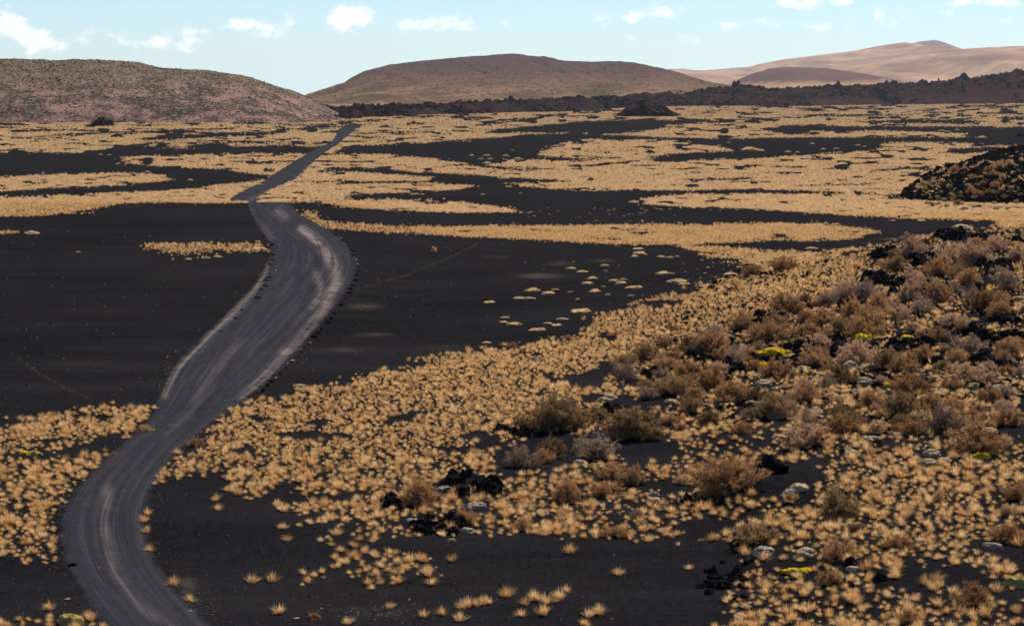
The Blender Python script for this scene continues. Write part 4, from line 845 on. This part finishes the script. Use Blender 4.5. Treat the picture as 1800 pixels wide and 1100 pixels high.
# lava field boulders and hill scrub: masses
def onsurf(P, n_, i0=0, i1=None):
    i1 = i1 or P.shape[0]-1; i = rng.integers(i0, i1, n_); j = rng.integers(0, P.shape[1]-1, n_); a, b_ = rng.uniform(0, 1, (2, n_, 1))
    return (P[i, j]*(1-a)+P[i+1, j]*a)*(1-b_) + (P[i, j+1]*(1-a)+P[i+1, j+1]*a)*b_
pt = onsurf(PF, 9000, 0, 95); pt = pt[fbm(pt[:, 0]/70, pt[:, 1]/120, 3, 95) > .42]; s = rng.uniform(.8, 2.2, len(pt))**2*(.5+pt[:, 1]/6000)*.9
scatter('lava_boulders', pt, rr(len(pt), .5), np.stack([s, s, s*1.1], -1), rng.integers(0, 4, len(pt)), [rock('lava_block', 60+k, m_field, I2, .9, .6) for k in range(4)], 'broken lava boulders heaped all over the distant lava field', 'lava boulders')
m_hs = rock_mat('pink_scoria', (.22, .145, .12), (.42, .29, .24), 1.5); m_hb = rock_mat('hill_bush', (.06, .055, .028), (.13, .105, .05), 1.5); m_hd = rock_mat('dark_scoria', (.05, .04, .04), (.10, .07, .06), 1.5)
hm_ = [rock('hill_rock', 70, m_hs, I1, .8, .4), rock('hill_rock', 71, m_hs, I1, .8, .4), rock('hill_bush', 72, m_hb, I2, .8, .4), rock('hill_dark', 73, m_hd, I1, .8, .4)]
pt = onsurf(PL, 15000, 0, 110); zz = pt[:, 2]; ix = np.where(rng.uniform(0, 1, len(pt)) < np.clip(.62-zz/110, .12, .6), rng.integers(0, 2, len(pt)), np.where(rng.uniform(0, 1, len(pt)) < .65, 2, 3))
s = rng.uniform(.3, .95, len(pt))*np.where(rng.uniform(0, 1, len(pt)) < .05, 1.7, 1)
scatter('hill_scrub', pt, rr(len(pt), .3), np.stack([s, s, s*.8], -1), ix, hm_, 'pink stones and low scrub dotting the left hill', 'scrub')
pt = onsurf(PC, 9000, 0, 85); s = rng.uniform(.6, 1.5, len(pt))*np.where(rng.uniform(0, 1, len(pt)) < .04, 1.7, 1)
scatter('cone_scrub', pt, rr(len(pt), .3), np.stack([s, s, s*.6], -1), np.where(rng.uniform(0, 1, len(pt)) < .55, 2, 3), hm_, 'dark low scrub dotting the central cinder cone', 'scrub')
for x, q_, w in ((958, .52, 9), (843, .33, 10), (862, .36, 8), (788, .75, 6), (1100, .6, 6)):
    j = int((x-470)/(1420-470)*419); i = int(q_*79); p = PC[i, j]; s = w*p[1]/F/2
    o = link(bpy.data.objects.new('bush', hm_[2])); o.location = tuple(p); o.scale = (s, s*2, s*.5); reg(o, 'dark green bush patch on the central cinder cone', 'bush', 'bushes on the central cone', x, 140+q_*10, w)

# ------------------------------------------------------------------ labels that single things out
ORD = ['leftmost', 'second from left', 'third from left', 'fourth from left', 'fifth from left', 'sixth from left', 'seventh from left', 'eighth from left']
from collections import defaultdict
gr = defaultdict(list)
for r_ in ALL:
    nl = near_lmk(r_[4], r_[5]) if 'lava hill' not in r_[3] and 'central' not in r_[3] and 'pale stones' not in r_[3] else None
    if 'lava hill' in r_[3]: nl = ('the upper' if r_[5] < 320 else 'the lower')+' black lava hill '+('left part' if r_[4] < 1715 else 'right part')
    if 'pale stones' in r_[3]: nl = 'the road bottom'
    if 'central' in r_[3]: nl = 'its slope'
    if 'lava field' in r_[3]: nl = 'the '+['far left', 'left', 'middle', 'right', 'far right'][int(min(4, (r_[4]-560)/250))]+' lava field'
    gr[(r_[1], nl)].append(r_)
for (desc, nl), L in gr.items():
    L.sort(key=lambda r_: r_[4])
    for i, r_ in enumerate(L):
        if len(L) == 1: lab = '%s near %s' % (desc, nl)
        elif len(L) <= 8: lab = '%s of %d: %s near %s' % (ORD[i] if i < len(L)-1 or len(L) == 1 else 'rightmost', len(L), desc, nl)
        else: lab = '%s near %s' % (desc, nl)
        if len(lab.split()) > 16: lab = lab.replace(' of %d:' % len(L), '')
        if len(lab.split()) > 16: lab = lab.replace(' near the ', ' near ')
        tag(r_[0], lab, r_[2], r_[3])

# ------------------------------------------------------------------ haze: one even box of air round everything
def haze(d_):
    x0, x1, y0, y1, z0, z1 = -22500, 22500, -22500, 22500, -230, 400
    V_ = [(x, y, z) for z in (z0, z1) for y in (y0, y1) for x in (x0, x1)]
    me = mesh('haze', V_, [[0, 2, 3, 1], [4, 5, 7, 6], [0, 1, 5, 4], [2, 6, 7, 3], [0, 4, 6, 2], [1, 3, 7, 5]])
    m = bpy.data.materials.new('haze'); m.use_nodes = True; t = m.node_tree; t.nodes.clear()
    pv = N(t, 'ShaderNodeVolumePrincipled'); pv.inputs['Color'].default_value = (.82, .90, 1, 1); pv.inputs['Density'].default_value = d_; pv.inputs['Anisotropy'].default_value = .2
    o_ = N(t, 'ShaderNodeOutputMaterial'); t.links.new(pv.outputs[0], o_.inputs['Volume']); me.materials.append(m)
    tag(link(bpy.data.objects.new('haze', me)), 'thin pale haze in the air', kind='stuff')
haze(1.15e-5)
